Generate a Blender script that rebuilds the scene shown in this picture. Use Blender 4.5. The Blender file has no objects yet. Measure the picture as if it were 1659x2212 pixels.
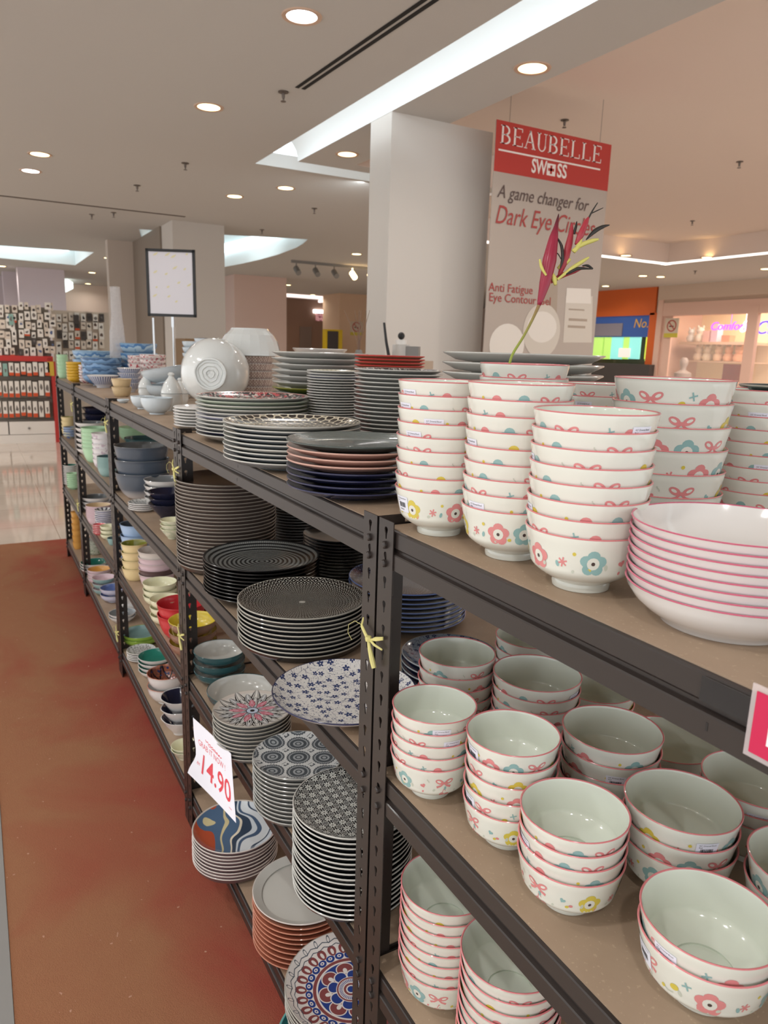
import bpy, math, random
from mathutils import Vector, Matrix, Quaternion
from mathutils.geometry import tessellate_polygon
sc = bpy.context.scene
col = sc.collection
PI = math.pi
random.seed(7)
def lin(c): return c/12.92 if c <= .04045 else ((c+.055)/1.055)**2.4
def C(h):
    h = h.lstrip('#'); return tuple(lin(int(h[i:i+2], 16)/255) for i in (0, 2, 4))+(1,)
# ------------------------------------------------------------------ camera, world, exposure
CAM = Vector((0, -.55, 1.659))
YAW, PITCH, ROLL, FPX = 1.057975804596857, -0.21733363899182834, 0.030302036829173956, 1574.54
FW = Vector((-math.sin(YAW)*math.cos(PITCH), math.cos(YAW)*math.cos(PITCH), math.sin(PITCH)))
_r = FW.cross(Vector((0, 0, 1))).normalized(); _u = _r.cross(FW)
RT = math.cos(ROLL)*_r+math.sin(ROLL)*_u; UP = -math.sin(ROLL)*_r+math.cos(ROLL)*_u
cd = bpy.data.cameras.new('camera'); cam = bpy.data.objects.new('camera', cd); col.objects.link(cam)
cam.matrix_world = Matrix(((RT.x, UP.x, -FW.x, CAM.x), (RT.y, UP.y, -FW.y, CAM.y), (RT.z, UP.z, -FW.z, CAM.z), (0, 0, 0, 1)))
cd.sensor_fit = 'VERTICAL'; cd.sensor_height = 36; cd.sensor_width = 27; cd.lens = 36*FPX/2212
cd.clip_start = .02; cd.clip_end = 200
cd.dof.use_dof = True; cd.dof.focus_distance = 1.15; cd.dof.aperture_fstop = cd.lens/2.6
sc.camera = cam
w = bpy.data.worlds.new('world'); sc.world = w; w.use_nodes = True
w.node_tree.nodes['Background'].inputs[0].default_value = (.94, .97, 1.0, 1)
w.node_tree.nodes['Background'].inputs[1].default_value = WORLD = 2.0
sc.view_settings.view_transform = 'Standard'; sc.view_settings.look = 'None'
sc.view_settings.exposure = -0.32; sc.view_settings.gamma = 1; sc.view_settings.use_curve_mapping = False
sc.cycles.use_denoising = True; sc.cycles.max_bounces = 8; sc.cycles.sample_clamp_indirect = 6
sc.cycles.blur_glossy = .5; sc.cycles.caustics_reflective = False; sc.cycles.caustics_refractive = False
DOWNLIGHT_W, COVE_W = 6, 14
# ------------------------------------------------------------------ pixel -> point on a real plane
def ray(x, y): return FW+RT*((x-829.5)/FPX)-UP*((y-1106)/FPX)
def on_x(x, y, X): d = ray(x, y); return CAM+d*((X-CAM.x)/d.x)
def on_y(x, y, Y): d = ray(x, y); return CAM+d*((Y-CAM.y)/d.y)
def on_z(x, y, Z): d = ray(x, y); return CAM+d*((Z-CAM.z)/d.z)
def on_d(x, y, D): return CAM+ray(x, y)*D
# ------------------------------------------------------------------ node expressions
class N:
    def __init__(s, nt, k): s.nt, s.k = nt, k
    def op(s, o, *a):
        n = s.nt.nodes.new('ShaderNodeMath'); n.operation = o
        for i, v in enumerate((s,)+a):
            if isinstance(v, N): s.nt.links.new(v.k, n.inputs[i])
            else: n.inputs[i].default_value = v
        return N(s.nt, n.outputs[0])
    def __add__(s, o): return s.op('ADD', o)
    def __radd__(s, o): return s.op('ADD', o)
    def __sub__(s, o): return s.op('SUBTRACT', o)
    def __rsub__(s, o): return (s*-1)+o
    def __mul__(s, o): return s.op('MULTIPLY', o)
    def __rmul__(s, o): return s.op('MULTIPLY', o)
    def __truediv__(s, o): return s.op('DIVIDE', o)
    def __lt__(s, o): return s.op('LESS_THAN', o)
    def __gt__(s, o): return s.op('GREATER_THAN', o)
    def fr(s): return s.op('FRACT')
    def abs(s): return s.op('ABSOLUTE')
    def sin(s): return s.op('SINE')
    def cos(s): return s.op('COSINE')
    def ln(s): return s.op('LOGARITHM', math.e)
    def min(s, o): return s.op('MINIMUM', o)
    def max(s, o): return s.op('MAXIMUM', o)
    def sqrt(s): return s.op('SQRT')
    def pw(s, o): return s.op('POWER', o)
class Mat:
    def __init__(s, name, color='#808080', rough=.5, metal=0, coat=0, emit=None, estr=0, alpha=1, spec=.5, trans=0, ior=1.45):
        m = bpy.data.materials.new(name); m.use_nodes = True; s.m, s.nt = m, m.node_tree
        s.b = s.nt.nodes['Principled BSDF']; b = s.b.inputs
        b['Base Color'].default_value = C(color) if isinstance(color, str) else color
        b['Roughness'].default_value = rough; b['Metallic'].default_value = metal
        b['Coat Weight'].default_value = coat; b['Coat Roughness'].default_value = .06
        b['Specular IOR Level'].default_value = spec; b['Alpha'].default_value = alpha
        b['Transmission Weight'].default_value = trans; b['IOR'].default_value = ior
        if emit: b['Emission Color'].default_value = C(emit); b['Emission Strength'].default_value = estr
        m.diffuse_color = b['Base Color'].default_value
    def xyz(s):
        t = s.nt.nodes.new('ShaderNodeTexCoord'); p = s.nt.nodes.new('ShaderNodeSeparateXYZ')
        s.obj = t.outputs['Object']; s.nt.links.new(s.obj, p.inputs[0]); return [N(s.nt, o) for o in p.outputs]
    def polar(s, R):
        x, y, z = s.xyz(); x, y = x/R, y/R
        return (x*x+y*y).sqrt(), y.op('ARCTAN2', x)/(2*PI)+.5, x, y
    def noise(s, scale, detail=2, out='Fac', vec=None, dist=0):
        n = s.nt.nodes.new('ShaderNodeTexNoise'); n.inputs['Scale'].default_value = scale
        n.inputs['Detail'].default_value = detail; n.inputs['Distortion'].default_value = dist
        s.nt.links.new(vec or s.obj, n.inputs['Vector']); return N(s.nt, n.outputs[out])
    def mix(s, f, a, b):
        n = s.nt.nodes.new('ShaderNodeMix'); n.data_type = 'RGBA'
        for i, v in ((0, f), (6, a), (7, b)):
            if isinstance(v, N): s.nt.links.new(v.k, n.inputs[i])
            else: n.inputs[i].default_value = C(v) if isinstance(v, str) else v
        return N(s.nt, n.outputs[2])
    def done(s, c): s.nt.links.new(c.k, s.b.inputs['Base Color']); return s
    def bump(s, h, strength=.2, dist=.01):
        n = s.nt.nodes.new('ShaderNodeBump'); n.inputs['Strength'].default_value = strength; n.inputs['Distance'].default_value = dist
        s.nt.links.new(h.k, n.inputs['Height']); s.nt.links.new(n.outputs[0], s.b.inputs['Normal']); return s
def glaze(name, c, rough=.16, coat=.3): return Mat(name, c, rough, 0, coat)
def band(v, a, b): return (v > a)*(v < b)
def petal(r, th, n, rc, hr, wd, off=0.):        # ellipse petals round a ring: value < 1 inside
    u = ((th*n+off).fr()-.5)*(1/wd); v = (r-rc)*(1/hr); return u*u+v*v
# ------------------------------------------------------------------ mesh builder
class MB:
    def __init__(s): s.v, s.f, s.m = [], [], []
    def add(s, V, F, m=0):
        o = len(s.v); s.v += [tuple(v) for v in V]; s.f += [tuple(i+o for i in f) for f in F]
        s.m += list(m) if isinstance(m, (list, tuple)) else [m]*len(F); return s
    def box(s, a, b, m=0):
        x0, y0, z0 = a; x1, y1, z1 = b
        return s.add([(x, y, z) for z in (z0, z1) for y in (y0, y1) for x in (x0, x1)],
            [(0, 2, 3, 1), (4, 5, 7, 6), (0, 1, 5, 4), (2, 6, 7, 3), (0, 4, 6, 2), (1, 3, 7, 5)], m)
    def lathe(s, P, seg=48, m0=0, wob=0, cap=False):   # P: (r, z, slot); r = 0 makes a pole
        V, F, M = [], [], []; rows = []
        for r, z, k in P:
            if r < 1e-6: rows.append([len(V)]); V.append((0, 0, z))
            else:
                rows.append(list(range(len(V), len(V)+seg)))
                for i in range(seg):
                    a = 2*PI*i/seg; q = r*(1+wob*(math.sin(3*a+z*40)+.6*math.sin(7*a-z*90)))
                    V.append((q*math.cos(a), q*math.sin(a), z))
        for j in range(len(P)-1):
            A, B = rows[j], rows[j+1]
            for i in range(seg):
                i2 = (i+1) % seg
                if len(A) == 1 and len(B) == 1: continue
                if len(A) == 1: F.append((A[0], B[i2], B[i]))
                elif len(B) == 1: F.append((A[i], A[i2], B[0]))
                else: F.append((A[i], A[i2], B[i2], B[i]))
                M.append(P[j+1][2])
        return s.add(V, F, M)
    def tube(s, path, rad, seg=8, m=0):
        path = [Vector(p) for p in path]; n = len(path)
        rad = rad if isinstance(rad, (list, tuple)) else [rad]*n
        V, F = [], []; prev = None
        for i, p in enumerate(path):
            t = (path[min(i+1, n-1)]-path[max(i-1, 0)]).normalized()
            a = prev if prev is not None else (Vector((0, 0, 1)) if abs(t.z) < .9 else Vector((1, 0, 0)))
            u = (a-t*a.dot(t)).normalized(); prev = u; q = t.cross(u)
            for k in range(seg):
                c = 2*PI*k/seg; V.append(p+(u*math.cos(c)+q*math.sin(c))*rad[i])
        for i in range(n-1):
            for k in range(seg):
                k2 = (k+1) % seg; F.append((i*seg+k, i*seg+k2, (i+1)*seg+k2, (i+1)*seg+k))
        F += [tuple(range(seg-1, -1, -1)), tuple(range((n-1)*seg, n*seg))]
        return s.add(V, F, m)
    def prism(s, poly, f0, f1, m=0):           # poly: 2D points; f0,f1 map a 2D point to 3D
        n = len(poly); V = [f0(*p) for p in poly]+[f1(*p) for p in poly]
        T = tessellate_polygon([[Vector((p[0], p[1], 0)) for p in poly]])
        F = [tuple(t) for t in T]+[tuple(i+n for i in reversed(t)) for t in T]+[(i, (i+1) % n, n+(i+1) % n, n+i) for i in range(n)]
        return s.add(V, F, m)
    def build(s, name, mats, parent=None, loc=(0, 0, 0), smooth=True, ang=40):
        me = bpy.data.meshes.new(name); me.from_pydata(s.v, [], s.f)
        for q in (mats if isinstance(mats, (list, tuple)) else [mats]): me.materials.append(q.m)
        me.polygons.foreach_set('material_index', s.m); me.update()
        if smooth:
            me.shade_smooth(); me.set_sharp_from_angle(angle=math.radians(ang))
        o = bpy.data.objects.new(name, me); col.objects.link(o); o.location = loc
        if parent: o.parent = parent
        return o
def tag(o, label=None, cat=None, group=None, kind=None):
    for k, v in (('label', label), ('category', cat), ('group', group), ('kind', kind)):
        if v: o[k] = v
    return o
def thing(name, label, cat, loc=(0, 0, 0), rz=0, group=None):
    o = bpy.data.objects.new(name, None); col.objects.link(o); o.empty_display_size = .05
    o.location = loc; o.rotation_euler = (0, 0, rz); return tag(o, label, cat, group)
def struct(o): o['kind'] = 'structure'; return o
def copy_tree(o, parent=None):
    c = o.copy(); col.objects.link(c)
    if parent: c.parent = parent
    for ch in list(o.children): copy_tree(ch, c)
    return c
def bx(name, a, b, m, parent=None): return MB().box(a, b).build(name, m, parent, smooth=False)
_tc = {}
def text2d(s, size, shear=0, align='CENTER', wx=1.0, bold=0):
    k = (s, size, shear, align, wx, bold)
    if k not in _tc:
        cu = bpy.data.curves.new('t', 'FONT'); cu.body = s; cu.size = size; cu.shear = shear; cu.align_x = align; cu.align_y = 'CENTER'; cu.resolution_u = 3; cu.offset = bold
        o = bpy.data.objects.new('t', cu); col.objects.link(o); me = o.to_mesh()
        _tc[k] = ([(v.co.x*wx, v.co.y) for v in me.vertices], [tuple(p.vertices) for p in me.polygons])
        o.to_mesh_clear(); bpy.data.objects.remove(o); bpy.data.curves.remove(cu)
    return _tc[k]
def put_text(mb, f, s, size, x=0, y=0, m=0, **k):
    V, F = text2d(s, size, **k); mb.add([f(a+x, b+y) for a, b in V], F, m)
# 2D drawing that is draped on a surface: f(x, y, layer) -> 3D
class Deco:
    def __init__(s, mb, f): s.mb, s.f = mb, f
    def poly(s, pts, m, L=0):
        c = (sum(p[0] for p in pts)/len(pts), sum(p[1] for p in pts)/len(pts)); n = len(pts)
        s.mb.add([s.f(*c, L)]+[s.f(*p, L) for p in pts], [(0, i+1, (i+1) % n+1) for i in range(n)], m)
    def ell(s, x, y, a, b, m, L=0, rot=0, n=14):
        ca, sa = math.cos(rot), math.sin(rot)
        s.poly([(x+a*math.cos(t)*ca-b*math.sin(t)*sa, y+a*math.cos(t)*sa+b*math.sin(t)*ca) for t in [2*PI*i/n for i in range(n)]], m, L)
    def line(s, pts, wd, m, L=0, closed=False):
        if closed: pts = pts+[pts[0]]
        V, n = [], len(pts)
        for i in range(n):
            a, b = pts[max(i-1, 0)], pts[min(i+1, n-1)]; dx, dy = b[0]-a[0], b[1]-a[1]; l = math.hypot(dx, dy) or 1
            wi = (wd[i] if isinstance(wd, list) else wd)/2
            V += [s.f(pts[i][0]-dy/l*wi, pts[i][1]+dx/l*wi, L), s.f(pts[i][0]+dy/l*wi, pts[i][1]-dx/l*wi, L)]
        s.mb.add(V, [(2*i, 2*i+1, 2*i+3, 2*i+2) for i in range(n-1)], m)
    def heart(s, x, y, r, m, L=0, rot=0):
        P = []
        for i in range(20):
            t = 2*PI*i/20; a = 16*math.sin(t)**3; b = 13*math.cos(t)-5*math.cos(2*t)-2*math.cos(3*t)-math.cos(4*t)
            P.append((x+r*(a*math.cos(rot)-b*math.sin(rot))/17, y+r*(a*math.sin(rot)+b*math.cos(rot))/17))
        s.poly(P, m, L)
    def star(s, x, y, r, m, n=6, L=0):
        for k in range(n//2):
            a = PI*k/(n//2)+.3; s.line([(x-r*math.cos(a), y-r*math.sin(a)), (x+r*math.cos(a), y+r*math.sin(a))], r*.35, m, L)
    def blossom(s, x, y, r, m, mw, md, L=0):
        for k in range(5):
            a = 2*PI*k/5+PI/2; s.ell(x+.58*r*math.cos(a), y+.58*r*math.sin(a), .5*r, .46*r, m, L, n=12)
        s.ell(x, y, .5*r, .5*r, mw, L+1, n=12); s.ell(x, y, .16*r, .16*r, md, L+2, n=8)
    def bow(s, x, y, r, m, mw):
        for q in (-1, 1):
            s.ell(x+q*.55*r, y+.22*r, .52*r, .30*r, m, 0, q*.45); s.ell(x+q*.62*r, y+.25*r, .26*r, .12*r, mw, 1, q*.45)
            s.line([(x, y), (x+q*.4*r, y-.35*r), (x+q*.85*r, y-.5*r)], [.14*r, .24*r, .3*r], m)
        s.ell(x, y+.02*r, .17*r, .15*r, m, 1)
    def cherry(s, x, y, r, m, g):
        s.line([(x-.45*r, y-.3*r), (x-.1*r, y+.7*r)], .12*r, m); s.line([(x+.45*r, y-.45*r), (x-.1*r, y+.7*r)], .12*r, m)
        s.ell(x-.45*r, y-.5*r, .46*r, .42*r, m); s.ell(x+.48*r, y-.6*r, .44*r, .4*r, m)
# ------------------------------------------------------------------ materials of the place
M_STEEL = Mat('dark brown powder coated steel', '#302926', .36, .0, .05)
M_BLACK = Mat('black steel', '#1d1b1b', .35, 0, .1)
def mdf():
    m = Mat('mdf board', '#a08a73', .6); m.xyz()
    n = m.noise(9, 5); f = m.noise(160, 2); c = m.mix(n, '#927c67', '#b29c86'); c = m.mix((f > .66)*.25, c, '#d2bb9d')
    return m.done(c)
M_MDF = mdf(); M_MDFE = Mat('board edge', '#bfa182', .65)
def carpet_mat():
    m = Mat('red carpet', '#8d4a3a', .95, spec=.15); x, y, z = m.xyz()
    n = m.noise(1.1, 4, dist=1.2); f = m.noise(420, 2); g = m.noise(14, 4)
    redness = ((n-.5)*3.0+.42+(y+.2)*1.9).max(0).min(1)       # tan in the aisle, deeper red by the racks
    c = m.mix(redness, '#a37656', '#9c3a36'); c = m.mix(g*.5, c, '#9a654c'); c = m.mix(f*.45, c, '#744233')
    c = m.mix((m.noise(75, 0) > .875), c, '#b98f7a'); return m.done(c).bump(f, .5, .004)
def tile_mat():
    m = Mat('beige floor tile', '#d3c4b6', .08, 0, .3); x, y, z = m.xyz()
    n = m.noise(2.5, 6); c = m.mix(n, '#cdbdae', '#e8dbcf')
    jx, jy = (x*(1/.8)).fr(), (y*(1/.8)).fr(); j = (jx < .006).max(jy < .006)
    return m.done(m.mix(j, c, '#a08c78'))
M_PAINT = Mat('ceiling paint', '#c4c0bb', .9); M_COL = Mat('column paint', '#cac3bb', .8)
M_WHITE = Mat('white gloss', '#eeeae4', .3); M_GREYLAM = Mat('grey laminate', '#8a7d70', .45)
M_PINKW = Mat('pink beige wall', '#dcc8bb', .8); M_DARK = Mat('dark slot', '#1a1715', .8)
M_CHROME = Mat('chrome', '#c8c8c8', .18, 1); M_GREY = Mat('grey plastic', '#8b8986', .45)
M_COVE = Mat('cove tube', '#ffffff', .5, emit='#e4f4ff', estr=9)
M_LAMPW = Mat('cool lamp', '#ffffff', .5, emit='#f2f6ff', estr=14); M_LAMPY = Mat('warm lamp', '#ffffff', .5, emit='#ffe9a8', estr=12)
M_LAMPO = Mat('amber lamp', '#ffffff', .5, emit='#ffd79a', estr=9); M_TRIM = Mat('lamp trim', '#c9a890', .4)
M_GLASS = Mat('shop glass', '#ffffff', .02, alpha=.12); M_RED = Mat('signal red', '#c23a35', .5)
M_YEL = Mat('yellow ribbon', '#d3cb84', .5); M_PAPER = Mat('white paper', '#e8e6ee', .7); M_REDINK = Mat('red ink', '#d8434e', .6)
M_INK = Mat('black ink', '#2a2a2c', .6); M_LABEL = Mat('sticker paper', '#e3e6f2', .45)
# ------------------------------------------------------------------ ceramic glazes
M_CREAM = glaze('cream glaze', '#dfe0d6', .12, .5); M_PRIM = glaze('pink rim', '#d97f83', .2); M_DPINK = glaze('pink decal', '#d98a8a', .2)
M_DTEAL = glaze('teal decal', '#8db4b3', .2); M_DYEL = glaze('yellow decal', '#d3c150', .2); M_DGREY = glaze('grey decal', '#c5cabc', .2)
M_INSIDE = glaze('pale celadon inside', '#e0e6da', .1, .5); M_DDARK = glaze('dark decal', '#4a3c3a', .3)
M_PWHITE = glaze('porcelain white', '#e6e3e0', .12, .5); M_PPINK = glaze('rose rim', '#c9607a', .2)
M_BLK = glaze('black glaze', '#1c1d1f', .2); M_BRN = glaze('brown black glaze', '#463b36', .3); M_EDGE = glaze('pale unglazed edge', '#aaa69c', .4); M_EDGEB = glaze('brown grey edge', '#8c847b', .4)
M_GREYP = glaze('pale grey glaze', '#a9a9a4', .2); M_LGREY = glaze('light grey glaze', '#c6c5bf', .2); M_NAVY = glaze('navy glaze', '#2c3050', .14, .5)
M_DGRN = glaze('dark grey green glaze', '#4a5250', .16, .4); M_TPINK = glaze('dusty pink glaze', '#c9a093', .2)
G = {k: glaze(k+' glaze', c, r) for k, c, r in (('sage', '#aeb7a8', .2), ('olive', '#8a8a35', .2), ('deepteal', '#2c5358', .18), ('terracotta', '#bf7f66', .4), ('rust', '#a9583f', .3),
    ('mint', '#b4dab4', .25), ('slate', '#57616e', .3), ('darkteal', '#3f6166', .25), ('lightblue', '#a9c3e6', .3), ('paleyellow', '#e8d3a0', .3), ('warmgrey', '#d6cdc6', .3),
    ('palepink', '#d8bfc6', .3), ('butter', '#e6e4c4', .2), ('red', '#c9353c', .3), ('brown', '#94705f', .25), ('yellow', '#e6cf4c', .25), ('lime', '#96b94c', .25), ('seagreen', '#2f8272', .2),
    ('turq', '#6fb6ac', .2), ('amber', '#d9a255', .25), ('lilac', '#c9c9de', .2), ('dblue', '#6b7fb5', .2), ('mustard', '#d9ac35', .25), ('sand', '#d6bd94', .3), ('sky', '#9fc0d8', .25), ('paleblue', '#ccd6dc', .15),
    ('coral', '#dd6b70', .3), ('inky', '#23253a', .15), ('greyrim', '#82878a', .2), ('plum', '#5e4a4c', .3), ('orange', '#c96a3f', .3), ('tealgrey', '#8fb0ae', .25), ('midgrey', '#6c6d6c', .25))}
def p_rings(R):
    m = glaze('ring pattern', '#222325', .22); r, th, x, y = m.polar(R)
    a = (r*13).fr(); d = ((th*150).fr()-.5).abs() < .3; e = (r*52).fr() < .6
    return m.done(m.mix((a < .52)*(d*.45+.35)*(e*.4+.6), '#1b1d1f', '#a3a6a2'))
def p_spiral(R):
    m = glaze('dotted diamond pattern', '#17181a', .22); r, th, x, y = m.polar(R)
    k = (r+.02).ln()*7.6; a = (th*46+k).fr(); b = (th*46-k).fr()
    ln = (a < .09).max(b < .09); dt = ((a-.545)*(a-.545)+(b-.545)*(b-.545)) < .022
    f = ln*.75+dt*1.0; f = f.min(1)*((r > .045)*(r < .985)); f = f.max((r < .05)*.8)
    return m.done(m.mix(f, '#16171a', '#cfcdc2'))
def p_scale(R):
    m = glaze('navy scale pattern', '#20263f', .2); r, th, x, y = m.polar(R)
    k = (r+.02).ln()*7; a = (th*40+k).fr(); b = (th*40-k).fr(); dt = ((a-.5)*(a-.5)+(b-.5)*(b-.5)) < .02
    return m.done(m.mix(dt.max((a < .06)*.5), '#1d2340', '#9aa3b4'))
def p_floral(R, base, ink, sc_=6):
    m = glaze('small blue flowers', base, .14); x, y, z = m.xyz()
    nt = m.nt; v = nt.nodes.new('ShaderNodeTexVoronoi'); v.voronoi_dimensions = '2D'; v.inputs['Scale'].default_value = sc_/R; v.inputs['Randomness'].default_value = .62
    nt.links.new(m.obj, v.inputs['Vector'])
    s = nt.nodes.new('ShaderNodeSeparateXYZ'); nt.links.new(v.outputs['Position'], s.inputs[0])
    dx = (x-N(nt, s.outputs[0]))*(sc_/R); dy = (y-N(nt, s.outputs[1]))*(sc_/R)
    cs = nt.nodes.new('ShaderNodeSeparateXYZ'); nt.links.new(v.outputs['Color'], cs.inputs[0]); rn = N(nt, cs.outputs[0])
    d = (dx*dx+dy*dy).sqrt(); t = dy.op('ARCTAN2', dx)+rn*6.28
    pet = (t*2.5).cos().abs()*.19+.13; fl = (d < pet*(rn*.4+.75))
    eye = (d < .05); n1 = m.noise(3.6*sc_/6/R, 1, dist=.6); n2 = m.noise(4.6*sc_/6/R, 1, dist=1.2)
    vine = ((n1-.5).abs() < .006).max((n2-.52).abs() < .006)
    leaf = (d > .34)*(m.noise(42/R, 0) > .70)
    c = m.mix((vine*.75).max(leaf*.8), base, ink); c = m.mix(fl, c, ink); return m.done(m.mix(eye, c, base))
def lattice(x, y, ax, ay):       # nearest point of a staggered grid: returns dx, dy
    def q(v, s, o): return ((v/s+o).fr()-.5)*s
    a, b, c, d = q(x, ax, .5), q(y, ay, .5), q(x, ax, 0.), q(y, ay, 0.)
    w_ = (a*a+b*b) < (c*c+d*d); return w_*(a-c)+c, w_*(b-d)+d
def p_medal(R):
    m = glaze('grey medallions', '#c9cccb', .16); r, th, x, y = m.polar(R)
    dx, dy = lattice(x, y, .84, .76); d = (dx*dx+dy*dy).sqrt(); t = dy.op('ARCTAN2', dx)
    d = d*.79; ed = d+(t*26).cos()*.008
    dark = band(ed, .175, .205).max(band(d, .095, .15)).max(band(d, .035, .06)); mid = (ed < .205)
    ex, ey = lattice(x+.42, y, .84, .76); sq = band((ex.abs().max(ey.abs())), .03, .062)*((ex*60).sin() > -.3)
    c = m.mix(mid, '#cfd2d2', '#9da4a8'); return m.done(m.mix(dark.max(sq), c, '#4c545b'))
def p_tile(R):
    m = glaze('navy tile flowers', '#22262c', .2); r, th, x, y = m.polar(R)
    dx, dy = lattice(x, y, .245, .245); d = (dx*dx+dy*dy).sqrt(); t = dy.op('ARCTAN2', dx)
    fl = (d < ((t*4).cos().abs()*.035+.032))*(d > .011)*((t*8).cos() > -.75)
    rg = band(d, .082, .090)*((t*14).sin() > -.5)
    ex, ey = lattice(x+.1225, y, .245, .245); l1 = ex.abs()+ey.abs(); dm = band(l1, .030, .040).max(band(l1, .060, .072)).max(l1 < .012)
    f = fl.max(rg*.8).max(dm*.75)
    return m.done(m.mix(f*(r < .97), '#1d2128', '#cfd1cb'))
def p_wave(R):
    m = glaze('blue and orange waves', '#5c7390', .16); r, th, x, y = m.polar(R)
    n = m.noise(1.0/R, 0, dist=.3); v = x*.9-y*.35+(n-.5)*1.3+(y*2.2).sin()*.28
    c = m.mix(v > -.46, '#b9573c', '#56708f'); c = m.mix(band(v, -.30, -.25), c, '#d9cda0'); c = m.mix(band(v, -.02, .03), c, '#efe6d0')
    for a, b, k in ((.03, .16, '#3c4c60'), (.16, .22, '#d4dde4'), (.22, .30, '#4d627d'), (.30, .52, '#d8dee2'), (.52, .57, '#3c4c60'), (.57, .72, '#cfd7de'), (.72, .80, '#8a3f36'), (.80, 3, '#5a2c2c')):
        c = m.mix(band(v, a, b), c, k)
    return m.done(m.mix(r > .965, c, '#cbbfb0'))
def p_mandala(R):                 # blue and brown petals
    m = glaze('blue brown mandala', '#ded9d2', .14); r, th, x, y = m.polar(R)
    BL, BR, W = '#2b4286', '#85494a', '#dfdad6'; c = m.mix(r < .57, W, BL)
    c = m.mix(band(r, .525, .575), c, BR); c = m.mix(band(r, .50, .525), c, W)
    e = petal(r, th, 8, .36, .125, .42); c = m.mix(e < 1.25, c, W); c = m.mix(e < 1, c, BR); c = m.mix(petal(r, th, 8, .35, .05, .12) < 1, c, W)
    e = petal(r, th, 8, .25, .10, .46, .5); c = m.mix(e < 1.25, c, W); c = m.mix(e < .9, c, BL)
    c = m.mix(r < .225, c, W); c = m.mix(band(r, .19, .215), c, BR); c = m.mix(band(r, .125, .18)*((th*40).fr() < .5), c, BL)
    c = m.mix(r < .11, c, BR); c = m.mix(r < .075, c, W); c = m.mix(r < .055, c, BL)
    e = petal(r, th, 26, .635, .055, .47); c = m.mix(e < 1, c, BL); c = m.mix(petal(r, th, 26, .64, .026, .22) < 1, c, W); c = m.mix(petal(r, th, 26, .64, .012, .09) < 1, c, BL)
    e = petal(r, th, 26, .755, .088, .38, .5); c = m.mix(e < 1, c, BR); c = m.mix(petal(r, th, 26, .742, .050, .14, .5) < 1, c, W)
    for q, a in ((.855, .03), (.915, .03)):
        s = ((th*26).fr()-.5).abs(); c = m.mix(((r-q+s*a*2)).abs() < .006, c, '#4a5560')
    c = m.mix((petal(r, th, 26, .925, .045, .12, .5)-.85).abs() < .3, c, '#4a5560')
    return m.done(m.mix(r > .985, c, '#b9aea6'))
def p_lotus(R):                   # pointed petals in black with a pink heart
    m = glaze('black and pink lotus', '#d6d2cb', .16); r, th, x, y = m.polar(R); c = m.mix(r > .9, '#d2cec7', '#cfc6bd')
    def row(c, n, off, r0, r1, wd, ink, fill):
        u = ((th*n+off).fr()-.5).abs()*2; t = (r-r0)/(r1-r0); lim = (1-t).max(0).pw(.7)*wd
        ins = (r > r0)*(r < r1); e = u/(lim+.0001)
        c = m.mix(ins*(e < 1), c, fill); k = band(e, .70, 1.0).max(band(e, .36, .50)).max((e < .14)*(t > .2)*(t < .45)); return m.mix(ins*k, c, ink)
    c = row(c, 11, 0, .50, 1.0, .98, '#26282a', '#d9d6d0'); c = row(c, 11, .5, .42, .88, .98, '#26282a', '#cfd0d0')
    c = row(c, 11, 0, .32, .72, .98, '#26282a', '#dcdad6'); c = row(c, 9, .5, .16, .60, .98, '#b8435c', '#d7a3ad'); c = row(c, 9, 0, .14, .33, .95, '#26282a', '#c9cfd6')
    c = m.mix(r < .16, c, '#c5cfe0'); c = m.mix(band(r, .145, .17), c, '#26282a'); c = m.mix(r < .06, c, '#26282a')
    return m.done(m.mix(r > .98, c, '#b7ada0'))
def p_scroll(R):
    m = glaze('teal with white scrolls', '#245a5a', .14); r, th, x, y = m.polar(R); c = m.mix(r < 2, '#235656', '#235656')
    for n, o, rc, hr, wd in ((14, 0, .80, .10, .30), (14, .5, .66, .12, .26), (14, 0, .52, .10, .3)):
        e = petal(r, th, n, rc, hr, wd, o); c = m.mix((e-.8).abs() < .28, c, '#c9d3cb')
    return m.done(m.mix(r > .965, c, '#6fb0b4'))
def p_honey(R):
    m = glaze('honeycomb lattice', '#2e2723', .2); r, th, x, y = m.polar(R)
    s = .135; dx, dy = lattice(x, y, s, s*1.732); h = dx.abs().max(dx.abs()*.5+dy.abs()*.866)
    return m.done(m.mix((h > s*.5-.013)+(r > .975), '#2a2420', '#d6cdb6'))
def p_blotch(R, a, b, c_):
    m = glaze('dark floral print', a, .2); r, th, x, y = m.polar(R); n = m.noise(8/R, 3, dist=2); k = m.noise(6/R, 2, dist=1.5)
    c = m.mix(n > .54, a, b); c = m.mix(k > .58, c, c_); return m.done(m.mix(r > .97, c, '#c98f86'))
def p_groove(R):
    m = glaze('ribbed grey green', '#5a6160', .16, .5); r, th, x, y = m.polar(R)
    return m.done(m.mix(band(r, .62, .98)*((r*44).fr() < .28), '#565e5c', '#8b9490')).bump((r*44*2*PI).sin(), .25, .001)
def p_ribs(R, a, b, n=36):
    m = glaze('radial ribs', a, .2); r, th, x, y = m.polar(R); return m.done(m.mix((th*n).fr() < .4, a, b))
def p_stripe(a, b, n, H):
    m = glaze('striped glaze', a, .2); x, y, z = m.xyz(); th = y.op('ARCTAN2', x)/(2*PI); return m.done(m.mix(((th*n).fr() < .45)*(z > H*.25)*(z < H*.85), a, b))
def p_brush(a, b, c_):
    m = glaze('brushed bands', a, .25); x, y, z = m.xyz(); n = m.noise(14, 2); k = (z*16+n*1.5).fr(); c = m.mix(k > .5, a, b); return m.done(m.mix(k > .82, c, c_))
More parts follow.
